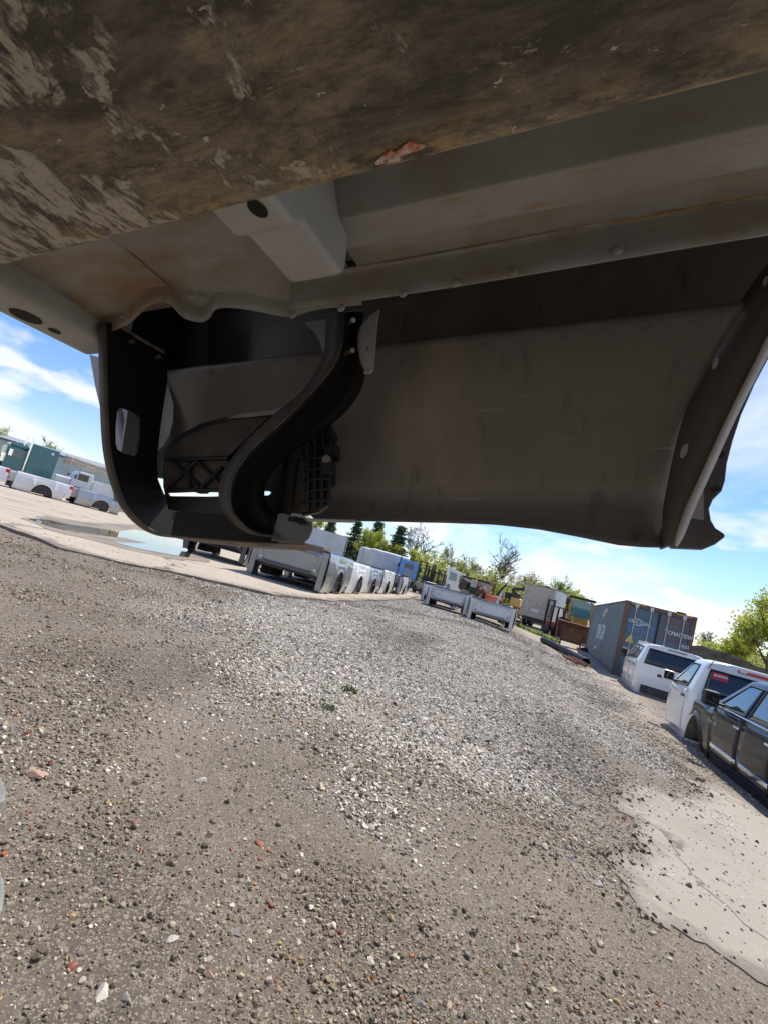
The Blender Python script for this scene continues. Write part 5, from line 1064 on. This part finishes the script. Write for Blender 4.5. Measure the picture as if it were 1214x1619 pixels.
for (x, y) in [(463, 498), (540, 487), (637, 464), (720, 448), (811, 430), (976, 396)]:
    c = bo(x, y, .602); mb = MB()
    rows = [[(c.x + math.cos(a) * r_, c.y - d_, c.z + math.sin(a) * r_) for a in np.linspace(0, 2 * PI, 13)] for r_, d_ in ((.0062, 0), (.0058, .0018), (.0040, .0034), (.0001, .0040))]
    part(mb.grid(rows), 'rivet', UNDER, smooth=60)
# ---- flat floor behind, with the scalloped edge
scal = [(150, 520), (192, 505), (205, 497), (222, 480), (240, 468), (262, 465), (275, 476), (290, 491), (315, 497), (328, 491), (340, 475), (372, 474), (410, 480), (456, 488), (500, 476), (570, 468)]
edge = [Vector(q) for q in spline([tuple(bh(x, y, .440)) for x, y in scal], 60)]
rows = []
for k in range(9):
    f_ = k / 8; rows.append([(q.x, .03 + (q.y - .03) * f_ ** .8, .462 + (0 if k < 7 else -.004 * (k - 6))) for q in edge])
rows.append([(q.x, q.y + .004, q.z + .002) for q in edge]); rows.append([(q.x, q.y + .006, q.z - .011) for q in edge])
part(MB().grid(rows), 'floor_panel', DUSTY, solid=.0025, smooth=30)
for (x, y) in [(302, 470), (320, 472), (197, 501)]:
    c = bh(x, y, .446); mb = MB()
    part(mb.grid([[(c.x + math.cos(a) * r_, c.y + math.sin(a) * r_, c.z - d_) for a in np.linspace(0, 2 * PI, 13)] for r_, d_ in ((.0055, 0), (.005, .002), (.003, .0034), (.0001, .0038))]), 'rivet', UNDER, smooth=60)
# ---- cross sill (stepped hat section) whose end shows past the fork
part(MB().prism([(.05, .462), (.05, .345), (.380, .345), (.397, .360), (.486, .360), (.497, .372), (.500, .462)], -.335, -.264, 'x'), 'cross_sill', SILLM, bevel=.007, seg=3)
part(MB().b2(-.262, -.205, .05, .425, .448, .466), 'sill_flange', SILLM, bevel=.002)
c = bh(408, 330, .3445); mb = MB(); mb.add([(c.x + .0085 * math.cos(a), c.y + .012 * math.sin(a), .3440) for a in np.linspace(0, 2 * PI, 17)[:-1]], [tuple(range(16))])
part(mb, 'drain_hole', BRK, smooth=0)
# ---- rear sill
prf = spline([(-.832, .505), (-.831, .47), (-.832, .432), (-.842, .4205), (-.88, .419), (-.918, .4205), (-.926, .43), (-.926, .47)], 26)
part(MB().grid([[(q[0], o_, q[1]) for q in prf] for o_ in np.linspace(-.2, .668, 18)]), 'rear_sill', SILLM, solid=.003, smooth=50)
part(MB().b2(-.829, -.79, -.2, .63, .474, .490), 'sill_seam_flange', UNDER, bevel=.002)
for (x, y, ra, rb) in [(42, 500, .019, .026), (87, 523, .0085, .011)]:
    c = bh(x, y, .4175); part(MB().add([(c.x + ra * math.cos(a), c.y + rb * math.sin(a), .4165) for a in np.linspace(0, 2 * PI, 25)[:-1]], [tuple(range(24))]), 'sill_hole', BRK, smooth=0)
pts = zs([(500, 540), (575, 420), (600, 440), (590, 640), (525, 632)], 0, 380, 3.237)
part(plate([bo(x, y, .672) for x, y in pts]), 'sill_end_gusset', UNDER, solid=.004, smooth=0)

# ---- side panel, inner face
OH_h = [.02, .10, .118, .135, .158, .174, .186, .30, .42, .443, .452, .466, .70]
OH_o = [.820, .846, .858, .866, .874, .871, .860, .846, .822, .817, .826, .935, .955]
def po(h): return interp(h, OH_h, OH_o)
bot = [bo(x, y, .835) for x, y in [(232, 752), (300, 762), (400, 770), (440, 778), (470, 800), (495, 821), (540, 822), (600, 823), (700, 825), (780, 828), (850, 836), (920, 850), (975, 862), (1020, 866), (1055, 866)]]
arch_px = [(1052, 866), (1053, 830), (1060, 785), (1075, 710), (1092, 650), (1125, 570), (1170, 490), (1214, 425), (1290, 340), (1390, 250)]
arch = [bo(x, y, .838) for x, y in arch_px]
ah = [q.z for q in arch]; al = [q.x for q in arch]; bx_ = [q.x for q in bot]; bz_ = [q.z for q in bot]
lL = -.985; rows = []
for j in range(61):
    v_ = (j / 60); row = []
    for i in range(70):
        u_ = i / 69; h = bz_[-1] + (.66 - bz_[-1]) * v_; l = lL
        for _ in range(4):
            l = lL + (interp(h, ah, al) - lL) * u_; h = interp(l, bx_, bz_) + (.66 - interp(l, bx_, bz_)) * v_
        curl = .012 * math.exp(-((h - interp(l, bx_, bz_)) / .012))
        row.append((l, po(h) - curl, h))
    rows.append(row)
part(MB().grid(rows), 'side_panel', SKIN, solid=.0015, smooth=70)
for k in range(15):
    l_ = -.34 + k * .062; c = Vector((l_, po(.425) - .0015, .425 + .003 * math.sin(k * 2.3)))
    part(MB().grid([[(c.x + math.cos(a) * r_, c.y - d__, c.z + math.sin(a) * r_) for a in np.linspace(0, 2 * PI, 11)] for r_, d__ in ((.0048, -.0012), (.004, .0006), (.0022, .0002), (.0001, .0))]), 'spot_weld', SKIN, smooth=60)
# inner wheel-arch lip: band, white edge with sunlight in its colour, and the flare moulding outside
b1 = [tuple(bo(x - 9, y + 3, .845)) for x, y in arch_px]
b2p = [(1066, 862), (1070, 842), (1084, 802), (1110, 745), (1150, 658), (1190, 578), (1225, 510), (1290, 420), (1360, 350), (1450, 260)]
bmid = [((a[0] + b[0]) / 2 - 3, (a[1] + b[1]) / 2) for a, b in zip(arch_px, b2p)]
b2_ = [tuple(bo(x, y, .792)) for x, y in b2p]
part(ribbon([b1, [tuple(bo(x, y, .806)) for x, y in bmid], b2_], 60), 'wheel_arch_lip', LIPM, solid=.002, smooth=40)
b3p = [(1069, 864), (1080, 846), (1097, 804), (1123, 747), (1162, 661), (1203, 581), (1241, 513), (1305, 422), (1376, 352), (1466, 262)]
part(ribbon([[tuple(bo(x, y, .788)) for x, y in b2p], [tuple(bo(x, y, .800)) for x, y in b3p]], 60), 'lip_edge', EDGEW, solid=.002, smooth=40)
for (x, y, s_) in [(1080, 714, 1), (1129, 577, .8), (1208, 447, .7)]:
    c = bo(x, y, .800); d = (bo(x + 8, y - 22, .800) - c).normalized(); e_ = Vector((0, 1, 0)).cross(d)
    part(MB().add([tuple(c + d * (.011 * s_ * math.cos(a)) + e_ * (.004 * s_ * math.sin(a)) + Vector((0, -.004, 0))) for a in np.linspace(0, 2 * PI, 17)[:-1]], [tuple(range(16))]), 'lip_slot', PALEM, smooth=0, solid=.001)
fl_px = [(1052, 858), (1060, 867), (1110, 869), (1127, 862), (1143, 850), (1142, 845), (1128, 836), (1121, 824), (1118, 806), (1124, 792), (1138, 778), (1143, 762), (1146, 735), (1155, 700), (1168, 660), (1190, 610), (1214, 565), (1280, 470), (1300, 430), (1255, 450), (1200, 520), (1150, 640), (1105, 735)]
part(plate([bo(x, y, .90) for x, y in fl_px]), 'flare_moulding', mat('grey_flare_plastic', (.085, .083, .082), rough=.5, var=(.12, .115, .11), vscale=8), solid=.022, smooth=0, bevel=.004)
part(plate([bo(x, y, .87) for x, y in [(1085, 818), (1112, 822), (1111, 770), (1140, 660), (1128, 660), (1095, 740)]]), 'flare_tab', PALEM, solid=.003, smooth=0)
for (x, y) in [(1138, 720), (1131, 774)]:
    c = bo(x, y, .885); part(MB().tube([c, c + Vector((0, -.008, 0))], .005, 10), 'flare_clip', PLAST)

# ---- hanging bracket at the rear: flat plate with a window, folded edge
J = [(168, 510), (182, 512), (262, 562), (264, 600), (258, 640), (251, 690), (247, 730), (249, 758), (258, 780), (275, 800), (310, 812), (332, 818), (332, 850), (285, 849), (252, 843), (225, 826), (203, 800), (188, 765), (178, 725), (173, 680), (170, 600)]
hole = [(184, 652), (189, 645), (197, 646), (215, 655), (221, 662), (220, 690), (216, 717), (211, 721), (195, 717), (185, 711), (182, 702), (182, 675)]
LBR = -.80
jp = [bl(x, y, LBR) for x, y in J]
part(plate(jp, [[bl(x, y, LBR) for x, y in hole]], 'l'), 'hanger_plate', BRK, solid=.005, smooth=0)
outer = [(168, 510), (170, 600), (173, 680), (178, 725), (188, 765), (203, 800), (225, 826), (252, 843), (285, 849), (332, 850)]
inner = [(262, 562), (264, 600), (258, 640), (251, 690), (247, 730), (249, 758), (258, 780)]
A_ = [bl(x, y, LBR + .002) for x, y in outer]
part(ribbon([[tuple(q) for q in A_], [(q.x - .010, q.y + .001, q.z) for q in A_], [(q.x - .021, q.y + .003, q.z) for q in A_]], 60), 'hanger_flange', BRKB, solid=.004, smooth=50)
A_ = [bl(x, y, LBR + .002) for x, y in inner]
part(ribbon([[tuple(q) for q in A_], [(q.x - .05, q.y, q.z) for q in A_]], 50), 'hanger_inner_flange', BRK, solid=.004, smooth=50)
A_ = [bl(x, y, LBR + .004) for x, y in [(192, 516), (225, 537), (260, 557)]]
part(MB().tube([tuple(q) for q in spline([tuple(q) for q in A_], 8)], .0035, 6), 'worn_top_edge', mat('worn_tan_edge', (.25, .18, .12), rough=.8, var=(.1, .08, .06), vscale=40))
for (x, y) in [(203, 541), (245, 565)]:
    c = bl(x, y, LBR); part(MB().tube([c, c + Vector((.013, 0, .001))], .0042, 10), 'stud', STEEL)
    part(MB().tube([c, c + Vector((.005, 0, 0))], .0075, 6), 'nut', BRK)
pl = [(143, 561), (180, 572), (262, 588), (276, 615), (273, 672), (255, 716), (225, 726), (186, 718), (165, 668), (152, 612)]
part(plate([bo(x, y, .93) for x, y in pl]), 'rear_pillar_sheet', PALEM, solid=.003, smooth=0)
part(MB().tube([tuple(bo(x, y, .925)) for x, y in [(185, 640), (196, 690), (206, 725)]], .010, 8), 'pillar_rib', mat('grey_rib', (.22, .215, .21), rough=.6))

# ---- S-shaped channel bracket in front
sL = zs([(800, 60), (800, 110), (795, 250), (770, 380), (640, 590), (440, 760), (250, 940), (130, 1100), (80, 1230), (90, 1360), (150, 1460), (240, 1530), (345, 1556)], 330, 480, 4.26)
sR = zs([(918, 60), (915, 110), (900, 250), (860, 390), (740, 550), (540, 760), (330, 950), (200, 1110), (150, 1250), (160, 1380), (230, 1480), (330, 1545), (430, 1565)], 330, 480, 4.26)
sM = zs([(975, 60), (972, 110), (965, 250), (945, 400), (880, 560), (735, 760), (545, 930), (380, 1065), (285, 1180), (262, 1280), (300, 1400), (380, 1470), (440, 1500)], 330, 480, 4.26)
sE = zs([(1035, 60), (1030, 110), (1022, 250), (1052, 420), (1020, 570), (930, 710), (780, 840), (600, 970), (470, 1080), (390, 1190), (370, 1290), (400, 1370), (450, 1410)], 330, 480, 4.26)
R_ = [[tuple(bo(x, y, .735)) for x, y in sL], [tuple(bo(x, y, .690)) for x, y in sR]]
part(ribbon(R_, 80), 's_bracket_face', BRKB, solid=.005, smooth=50)
R_ = [[tuple(bo(x, y, .690)) for x, y in sR], [tuple(bo(x, y, .712)) for x, y in [((a[0] * .75 + b[0] * .25), (a[1] * .75 + b[1] * .25)) for a, b in zip(sR, sM)]], [tuple(bo(x, y, .722)) for x, y in sM], [tuple(bo(x, y, .716)) for x, y in [((a[0] + b[0]) / 2, (a[1] + b[1]) / 2) for a, b in zip(sM, sE)]], [tuple(bo(x, y, .745)) for x, y in sE]]
part(ribbon(R_, 80), 's_bracket_channel', BRK, solid=.005, smooth=60)
for (x, y, a, b) in [(546, 559, 12, -5), (551, 510, 8, -4)]:
    c = bo(x, y, .705); d = bo(x + a, y + b, .69); part(MB().tube([c, d], .0042, 10), 'stud', STEEL)
gl = zs([(1148, 45), (1135, 130), (1118, 330), (1106, 452), (1092, 468), (1048, 472), (1045, 464), (1096, 448), (1068, 405), (1030, 330), (1020, 240), (1035, 150), (1080, 92)], 330, 480, 4.26)
part(plate([bo(x, y, .712) for x, y in gl], [[bo(330 + (1072 + 9 * math.cos(a)) / 4.26, 480 + (305 + 20 * math.sin(a)) / 4.26, .712) for a in np.linspace(0, 2 * PI, 9)[:-1]]]), 'mounting_ear', SILLM, solid=.004, smooth=0)
ge = zs([(1080, 92), (1035, 150), (1020, 240), (1030, 330), (1068, 405), (1098, 449)], 330, 480, 4.26)
A_ = [bo(x, y, .712) for x, y in ge]; part(ribbon([[tuple(q) for q in A_], [(q.x - .012, q.y + .012, q.z) for q in A_]], 30), 'ear_flange', EDGEW, solid=.003, smooth=50)
gu = zs([(640, 130), (810, 105), (800, 250), (778, 338), (752, 260), (715, 190)], 330, 480, 4.26)
part(plate([bo(x, y, .745) for x, y in gu]), 'mounting_gusset', SILLM, solid=.004, smooth=0)

part(MB().tube([tuple(bo(x, y, .6868)) for x, y in [(q[0], q[1]) for q in spline(sR[1:], 60)]], .0007, 5), 'ridge_highlight', mat('ridge_highlight', (.16, .14, .12), rough=.6, var=(.02, .02, .02), vscale=45, vlo=.42, vhi=.55))  # thin pale line paints the highlight along the bracket ridge
part(MB().b2(-.905, -.90, .765, .868, .14, .46), 'pillar_light_block', PALEM)  # pale sheet added to block rear skylight, shows through the hanger window
part(plate([bo(x, y, .775) for x, y in [(361, 661), (380, 655), (432, 648), (446, 644), (436, 655), (390, 660)]]), 'panel_edge_strip', PALEM, solid=.002, smooth=0)
part(plate([bo(x, y, .82) for x, y in [(246, 716), (250, 690), (256, 640), (261, 610), (268, 612), (275, 640), (274, 668), (268, 690), (258, 706)]]), 'inner_pillar_sheet', PALEM, solid=.002, smooth=0)
# ---- plastic step at the foot of the brackets
body = [(262, 712), (285, 690), (320, 672), (360, 661), (410, 655), (460, 652), (498, 655), (520, 668), (532, 690), (530, 712), (537, 716), (536, 730), (526, 732), (524, 750), (530, 754), (528, 768), (520, 772), (523, 786), (519, 800), (505, 811), (480, 816), (430, 818), (300, 812), (270, 806), (262, 770)]
slit = [(258, 779), (312, 777), (314, 780), (326, 780), (329, 777), (352, 777), (385, 776), (428, 776), (432, 780), (428, 784), (330, 786), (268, 785)]
slit = [(264, 779)] + slit[1:]
part(plate([bo(x, y, .795) for x, y in body], [[bo(x, y, .795) for x, y in slit]]), 'step_moulding', PLAST, solid=.012, smooth=0)
part(plate([bo(x, y, .782) for x, y in [(262, 716), (290, 692), (330, 674), (380, 664), (425, 660), (360, 724), (262, 724)]]), 'step_top_skin', BRKB, solid=.003, smooth=0)
part(plate([bo(x, y, .786) for x, y in [(262, 727), (362, 724), (355, 776), (262, 777)]]), 'step_web', PLASTB, solid=.003, smooth=0)
for a, b in [((268, 770), (312, 728)), ((275, 728), (318, 772)), ((318, 772), (352, 738)), ((312, 728), (352, 768)), ((262, 727), (362, 724)), ((264, 775), (356, 775)), ((300, 727), (300, 775))]:
    part(MB().tube([bo(*a, .779), bo(*b, .779)], .0042, 6), 'rib', PLAST)
for k in range(7):
    y = 690 + k * 17; part(MB().tube([bo(478 + (k % 2) * 3, y + 3, .782), bo(527 - abs(k - 2) * 2, y - 2, .782)], .003, 6), 'rib', PLAST)
for k in range(4):
    x = 487 + k * 12; part(MB().tube([bo(x, 680 - k, .783), bo(x - 2, 803 - k * 2, .783)], .003, 6), 'rib', PLAST)
for (x, y, w_, h_) in [(529, 712, 12, 15), (523, 742, 10, 18), (526, 690, 6, 10)]:
    q = [bo(x - w_, y - h_ / 2, .776), bo(x + w_ / 2, y - h_ / 2, .776), bo(x + w_ / 2, y + h_ / 2, .776), bo(x - w_, y + h_ / 2, .776)]
    part(plate(q), 'clip_tab', PLAST, solid=.02, smooth=0)
c = bo(518, 727, .772); part(MB().tube([c, c + Vector((0, -.006, 0))], .008, 10), 'clip_bolt', STEEL)
part(plate([bo(x, y, .784) for x, y in zs([(560, 1020), (640, 1030), (680, 1070), (670, 1400), (560, 1410), (600, 1200), (605, 1060)], 330, 480, 4.26)]), 'step_side_skin', PLASTB, solid=.004, smooth=0)
part(MB().tube([tuple(q) for q in spline([tuple(bo(x, y, .765)) for x, y in [(464, 722), (459, 740), (455, 780), (450, 822)]], 12)], [.014] * 12, 12), 'step_post', BRK)
# tray under the step
t0 = [bo(x, y, .735) for x, y in [(280, 809), (330, 812), (446, 818)]]; t1 = [bo(x, y, .735) for x, y in [(272, 846), (320, 851), (400, 857), (440, 859)]]
part(ribbon([[tuple(q) for q in t0], [tuple(q) for q in t1]], 16), 'tray_front', BRK, solid=.004, smooth=0)
tb = [bo(x, y, .735) for x, y in [(262, 846), (330, 853), (400, 857), (482, 860)]]; 
part(ribbon([[tuple(q) for q in tb], [(q.x, q.y + .10, q.z - .002) for q in tb]], 20), 'tray_bottom', mat('tan_lit_tray', (.22, .175, .135), rough=.7, var=(.13, .105, .085), vscale=14), solid=.004, smooth=0)  # brown light on the tray bottom is put into the tan colour
for (x, y) in [(365, 855), (412, 858)]:
    c = bo(x, y, .75); part(MB().add([(c.x + .018 * math.cos(a), c.y + .012 + .008 * math.sin(a), c.z - .004) for a in np.linspace(0, 2 * PI, 17)[:-1]], [tuple(range(16))]), 'tray_hole', BRK, smooth=0)
part(plate([bo(x, y, .745) for x, y in [(275, 810), (445, 816), (440, 828), (272, 822)]]), 'tray_lip', PLASTB, solid=.004, smooth=0)  # sunlight on the lip is put into its brown
ec = [(442, 812), (449, 811), (486, 821), (493, 823), (494, 838), (489, 851), (480, 859), (430, 855)]
part(plate([bo(x, y, .722) for x, y in ec]), 'tray_end_cap', mat('worn_grey_steel', (.12, .118, .117), rough=.45, var=(.17, .165, .16), vscale=18), solid=.006, smooth=0, bevel=.002)
part(MB().tube([tuple(bo(x, y, .716)) for x, y in [(462, 814), (477, 815), (486, 822), (560, 824)]], .0028, 6), 'panel_hem', EDGEW)
part(plate([bo(x, y, .713) for x, y in [(457, 818), (478, 818), (485, 824), (482, 829), (474, 829), (472, 825), (457, 824)]]), 'hem_clip', BRK, solid=.004, smooth=0)

# ---- the muddy fork
FB = Vector((-.05, .18, .28))
FORK = frame_at('forklift_fork', FB, 'mud-caked steel fork blade crossing right above, scratched and rust stained', 'fork')
def mud_material():
    m = bpy.data.materials.new('muddy_fork_steel'); m.use_nodes = True; t = m.node_tree; b = t.nodes['Principled BSDF']; L = t.links.new
    b.inputs['Roughness'].default_value = .75; b.inputs['Specular IOR Level'].default_value = .3
    c = N(t, 'ShaderNodeTexCoord')
    def nz(sc, st, loc=(0, 0, 0), rz=0.0, det=8, ro=.65, dist=0.0):
        mp = N(t, 'ShaderNodeMapping'); mp.inputs['Scale'].default_value = st; mp.inputs['Location'].default_value = loc; mp.inputs['Rotation'].default_value = (0, 0, rz); L(c.outputs['Object'], mp.inputs[0])
        n_ = N(t, 'ShaderNodeTexNoise'); n_.inputs['Scale'].default_value = sc; n_.inputs['Detail'].default_value = det; n_.inputs['Roughness'].default_value = ro; n_.inputs['Distortion'].default_value = dist; L(mp.outputs[0], n_.inputs['Vector']); return n_.outputs['Fac']
    def mr(f, a, b_, lo=0., hi=1.):
        r_ = N(t, 'ShaderNodeMapRange'); r_.inputs[1].default_value = a; r_.inputs[2].default_value = b_; r_.inputs[3].default_value = lo; r_.inputs[4].default_value = hi; L(f, r_.inputs[0]); return r_.outputs[0]
    def mix(f, a, b_):
        x = N(t, 'ShaderNodeMixRGB'); L(f, x.inputs[0])
        for i, q in ((1, a), (2, b_)):
            if isinstance(q, tuple): x.inputs[i].default_value = lin(q)
            else: L(q, x.inputs[i])
        return x.outputs[0]
    def mul(a, b_):
        x = N(t, 'ShaderNodeMath', operation='MULTIPLY'); L(a, x.inputs[0]); L(b_, x.inputs[1]); return x.outputs[0]
    big = nz(8, (1, 1.2, 1), det=10, dist=.5)
    streak = nz(30, (.40, 1.3, 1), rz=rad(-22), det=12, ro=.8, dist=.3); streak2 = nz(58, (1.25, .50, 1), loc=(3, 1, 0), rz=rad(38), det=10, ro=.72, dist=.3)
    fine = nz(210, (.7, 1, 1), loc=(4, 4, 1), det=8, ro=.85)
    spx = N(t, 'ShaderNodeSeparateXYZ'); L(c.outputs['Object'], spx.inputs[0])
    def add(a, b_):
        x = N(t, 'ShaderNodeMath', operation='ADD'); L(a, x.inputs[0])
        if isinstance(b_, float): x.inputs[1].default_value = b_
        else: L(b_, x.inputs[1])
        return x.outputs[0]
    col = mix(mr(streak, .44, .62), (0.031, 0.031, 0.030), (0.188, 0.174, 0.149))
    col = mix(mr(big, .49, .56), col, mix(mr(streak, .42, .60), (0.064, 0.056, 0.043), (0.395, 0.310, 0.212)))
    smear = nz(11, (1.1, .9, 1), loc=(1.9, .35, 0), det=11, ro=.68, dist=.5)
    patch = mr(add(smear, mr(spx.outputs['X'], -.02, -.34, -.10, .095)), .535, .565)
    mudm = mul(patch, mr(streak2, .41, .50)); col = mix(mudm, col, mix(mr(fine, .35, .65), (0.493, 0.409, 0.318), (0.660, 0.660, 0.576)))
    mud2 = mr(nz(27, (.6, 1.3, 1), loc=(9, 4, 0), rz=rad(-24), ro=.8, det=12, dist=.4), .605, .64); col = mix(mud2, col, mix(mr(fine, .4, .6), (0.363, 0.300, 0.216), (0.660, 0.635, 0.480)))
    col = mix(mr(fine, .60, .66), col, (0.447, 0.397, 0.327)); col = mix(mr(fine, .42, .34), col, (0.019, 0.019, 0.019))
    chips = mr(nz(75, (.8, 1.2, 1), loc=(7, 1, 3), det=4), .69, .705); col = mix(chips, col, (0.660, 0.660, 0.660))
    # yellowish light along the far edge, put into the colour
    sp = N(t, 'ShaderNodeSeparateXYZ'); L(c.outputs['Object'], sp.inputs[0])
    edge = mul(mr(sp.outputs['Y'], .066, .1035), mr(nz(26, (.5, 1, 1), loc=(4, 4, 4), det=10, ro=.75), .46, .56)); col = mix(edge, col, (0.620, 0.432, 0.192))
    red = mr(nz(30, (1, 1, 1), loc=(3.3, 8.1, 0), det=3), .735, .75); col = mix(red, col, (0.620, 0.192, 0.056))
    soft = N(t, 'ShaderNodeMixRGB'); soft.inputs[0].default_value = .22; L(col, soft.inputs[1]); soft.inputs[2].default_value = (.30, .255, .185, 1); col = soft.outputs[0]
    L(col, b.inputs['Base Color'])
    bp = N(t, 'ShaderNodeBump'); bp.inputs['Strength'].default_value = .8; bp.inputs['Distance'].default_value = .003
    hs = N(t, 'ShaderNodeMath', operation='ADD'); L(mudm, hs.inputs[0]); L(nz(120, (.6, 1.4, 1)), hs.inputs[1]); h2 = N(t, 'ShaderNodeMath', operation='ADD'); L(hs.outputs[0], h2.inputs[0]); L(streak, h2.inputs[1])
    L(h2.outputs[0], bp.inputs['Height']); L(bp.outputs[0], b.inputs['Normal'])
    return m
MUD = mud_material()
ring = [(.075, .289), (.083, .281), (.12, .279), (.20, .279), (.262, .279), (.276, .2805), (.283, .286), (.2845, .30), (.2845, .328), (.281, .338), (.27, .342), (.09, .342), (.078, .336), (.075, .32)]
rows = []
for l in np.linspace(-1.0, .95, 160):
    tp = sstep(-1.02, -.75, l); row = []
    for (o_, h_) in ring + ring[:1]:
        e_ = (o_ - .18) / .105
        jig = .0022 * mnoise.noise((l * 9, o_ * 30, h_ * 30)) + .0013 * mnoise.noise((l * 35, o_ * 60, h_ * 50))
        row.append((l, .18 + (o_ - .18) + (jig if abs(e_) > .9 else 0), .342 + (h_ - .342) * (.35 + .65 * tp) + jig * .6))
    rows.append(row)
loc_(MB().grid(rows), FB).build('fork_blade', MUD, FORK, smooth=45)
for (x, y, s_) in [(640, 238, 1.0), (612, 247, .7)]:
    c = bh(x, y, .279); d = BLv  # smeared chip of orange paint
    pts_ = [(c.x + s_ * (.011 * math.cos(a) + .004 * math.sin(3 * a)), c.y + s_ * (.004 * math.sin(a) + .002 * math.sin(2 * a + 1)) - .35 * s_ * .011 * math.cos(a), .2785) for a in np.linspace(0, 2 * PI, 19)[:-1]]
    loc_(MB().add(pts_, [tuple(range(18))]), FB).build('paint_scrape', mat('orange_scrape', (.50, .15, .05), rough=.7, var=(.62, .55, .50), vscale=55, vlo=.45, vhi=.55), FORK, smooth=0, solid=.001)
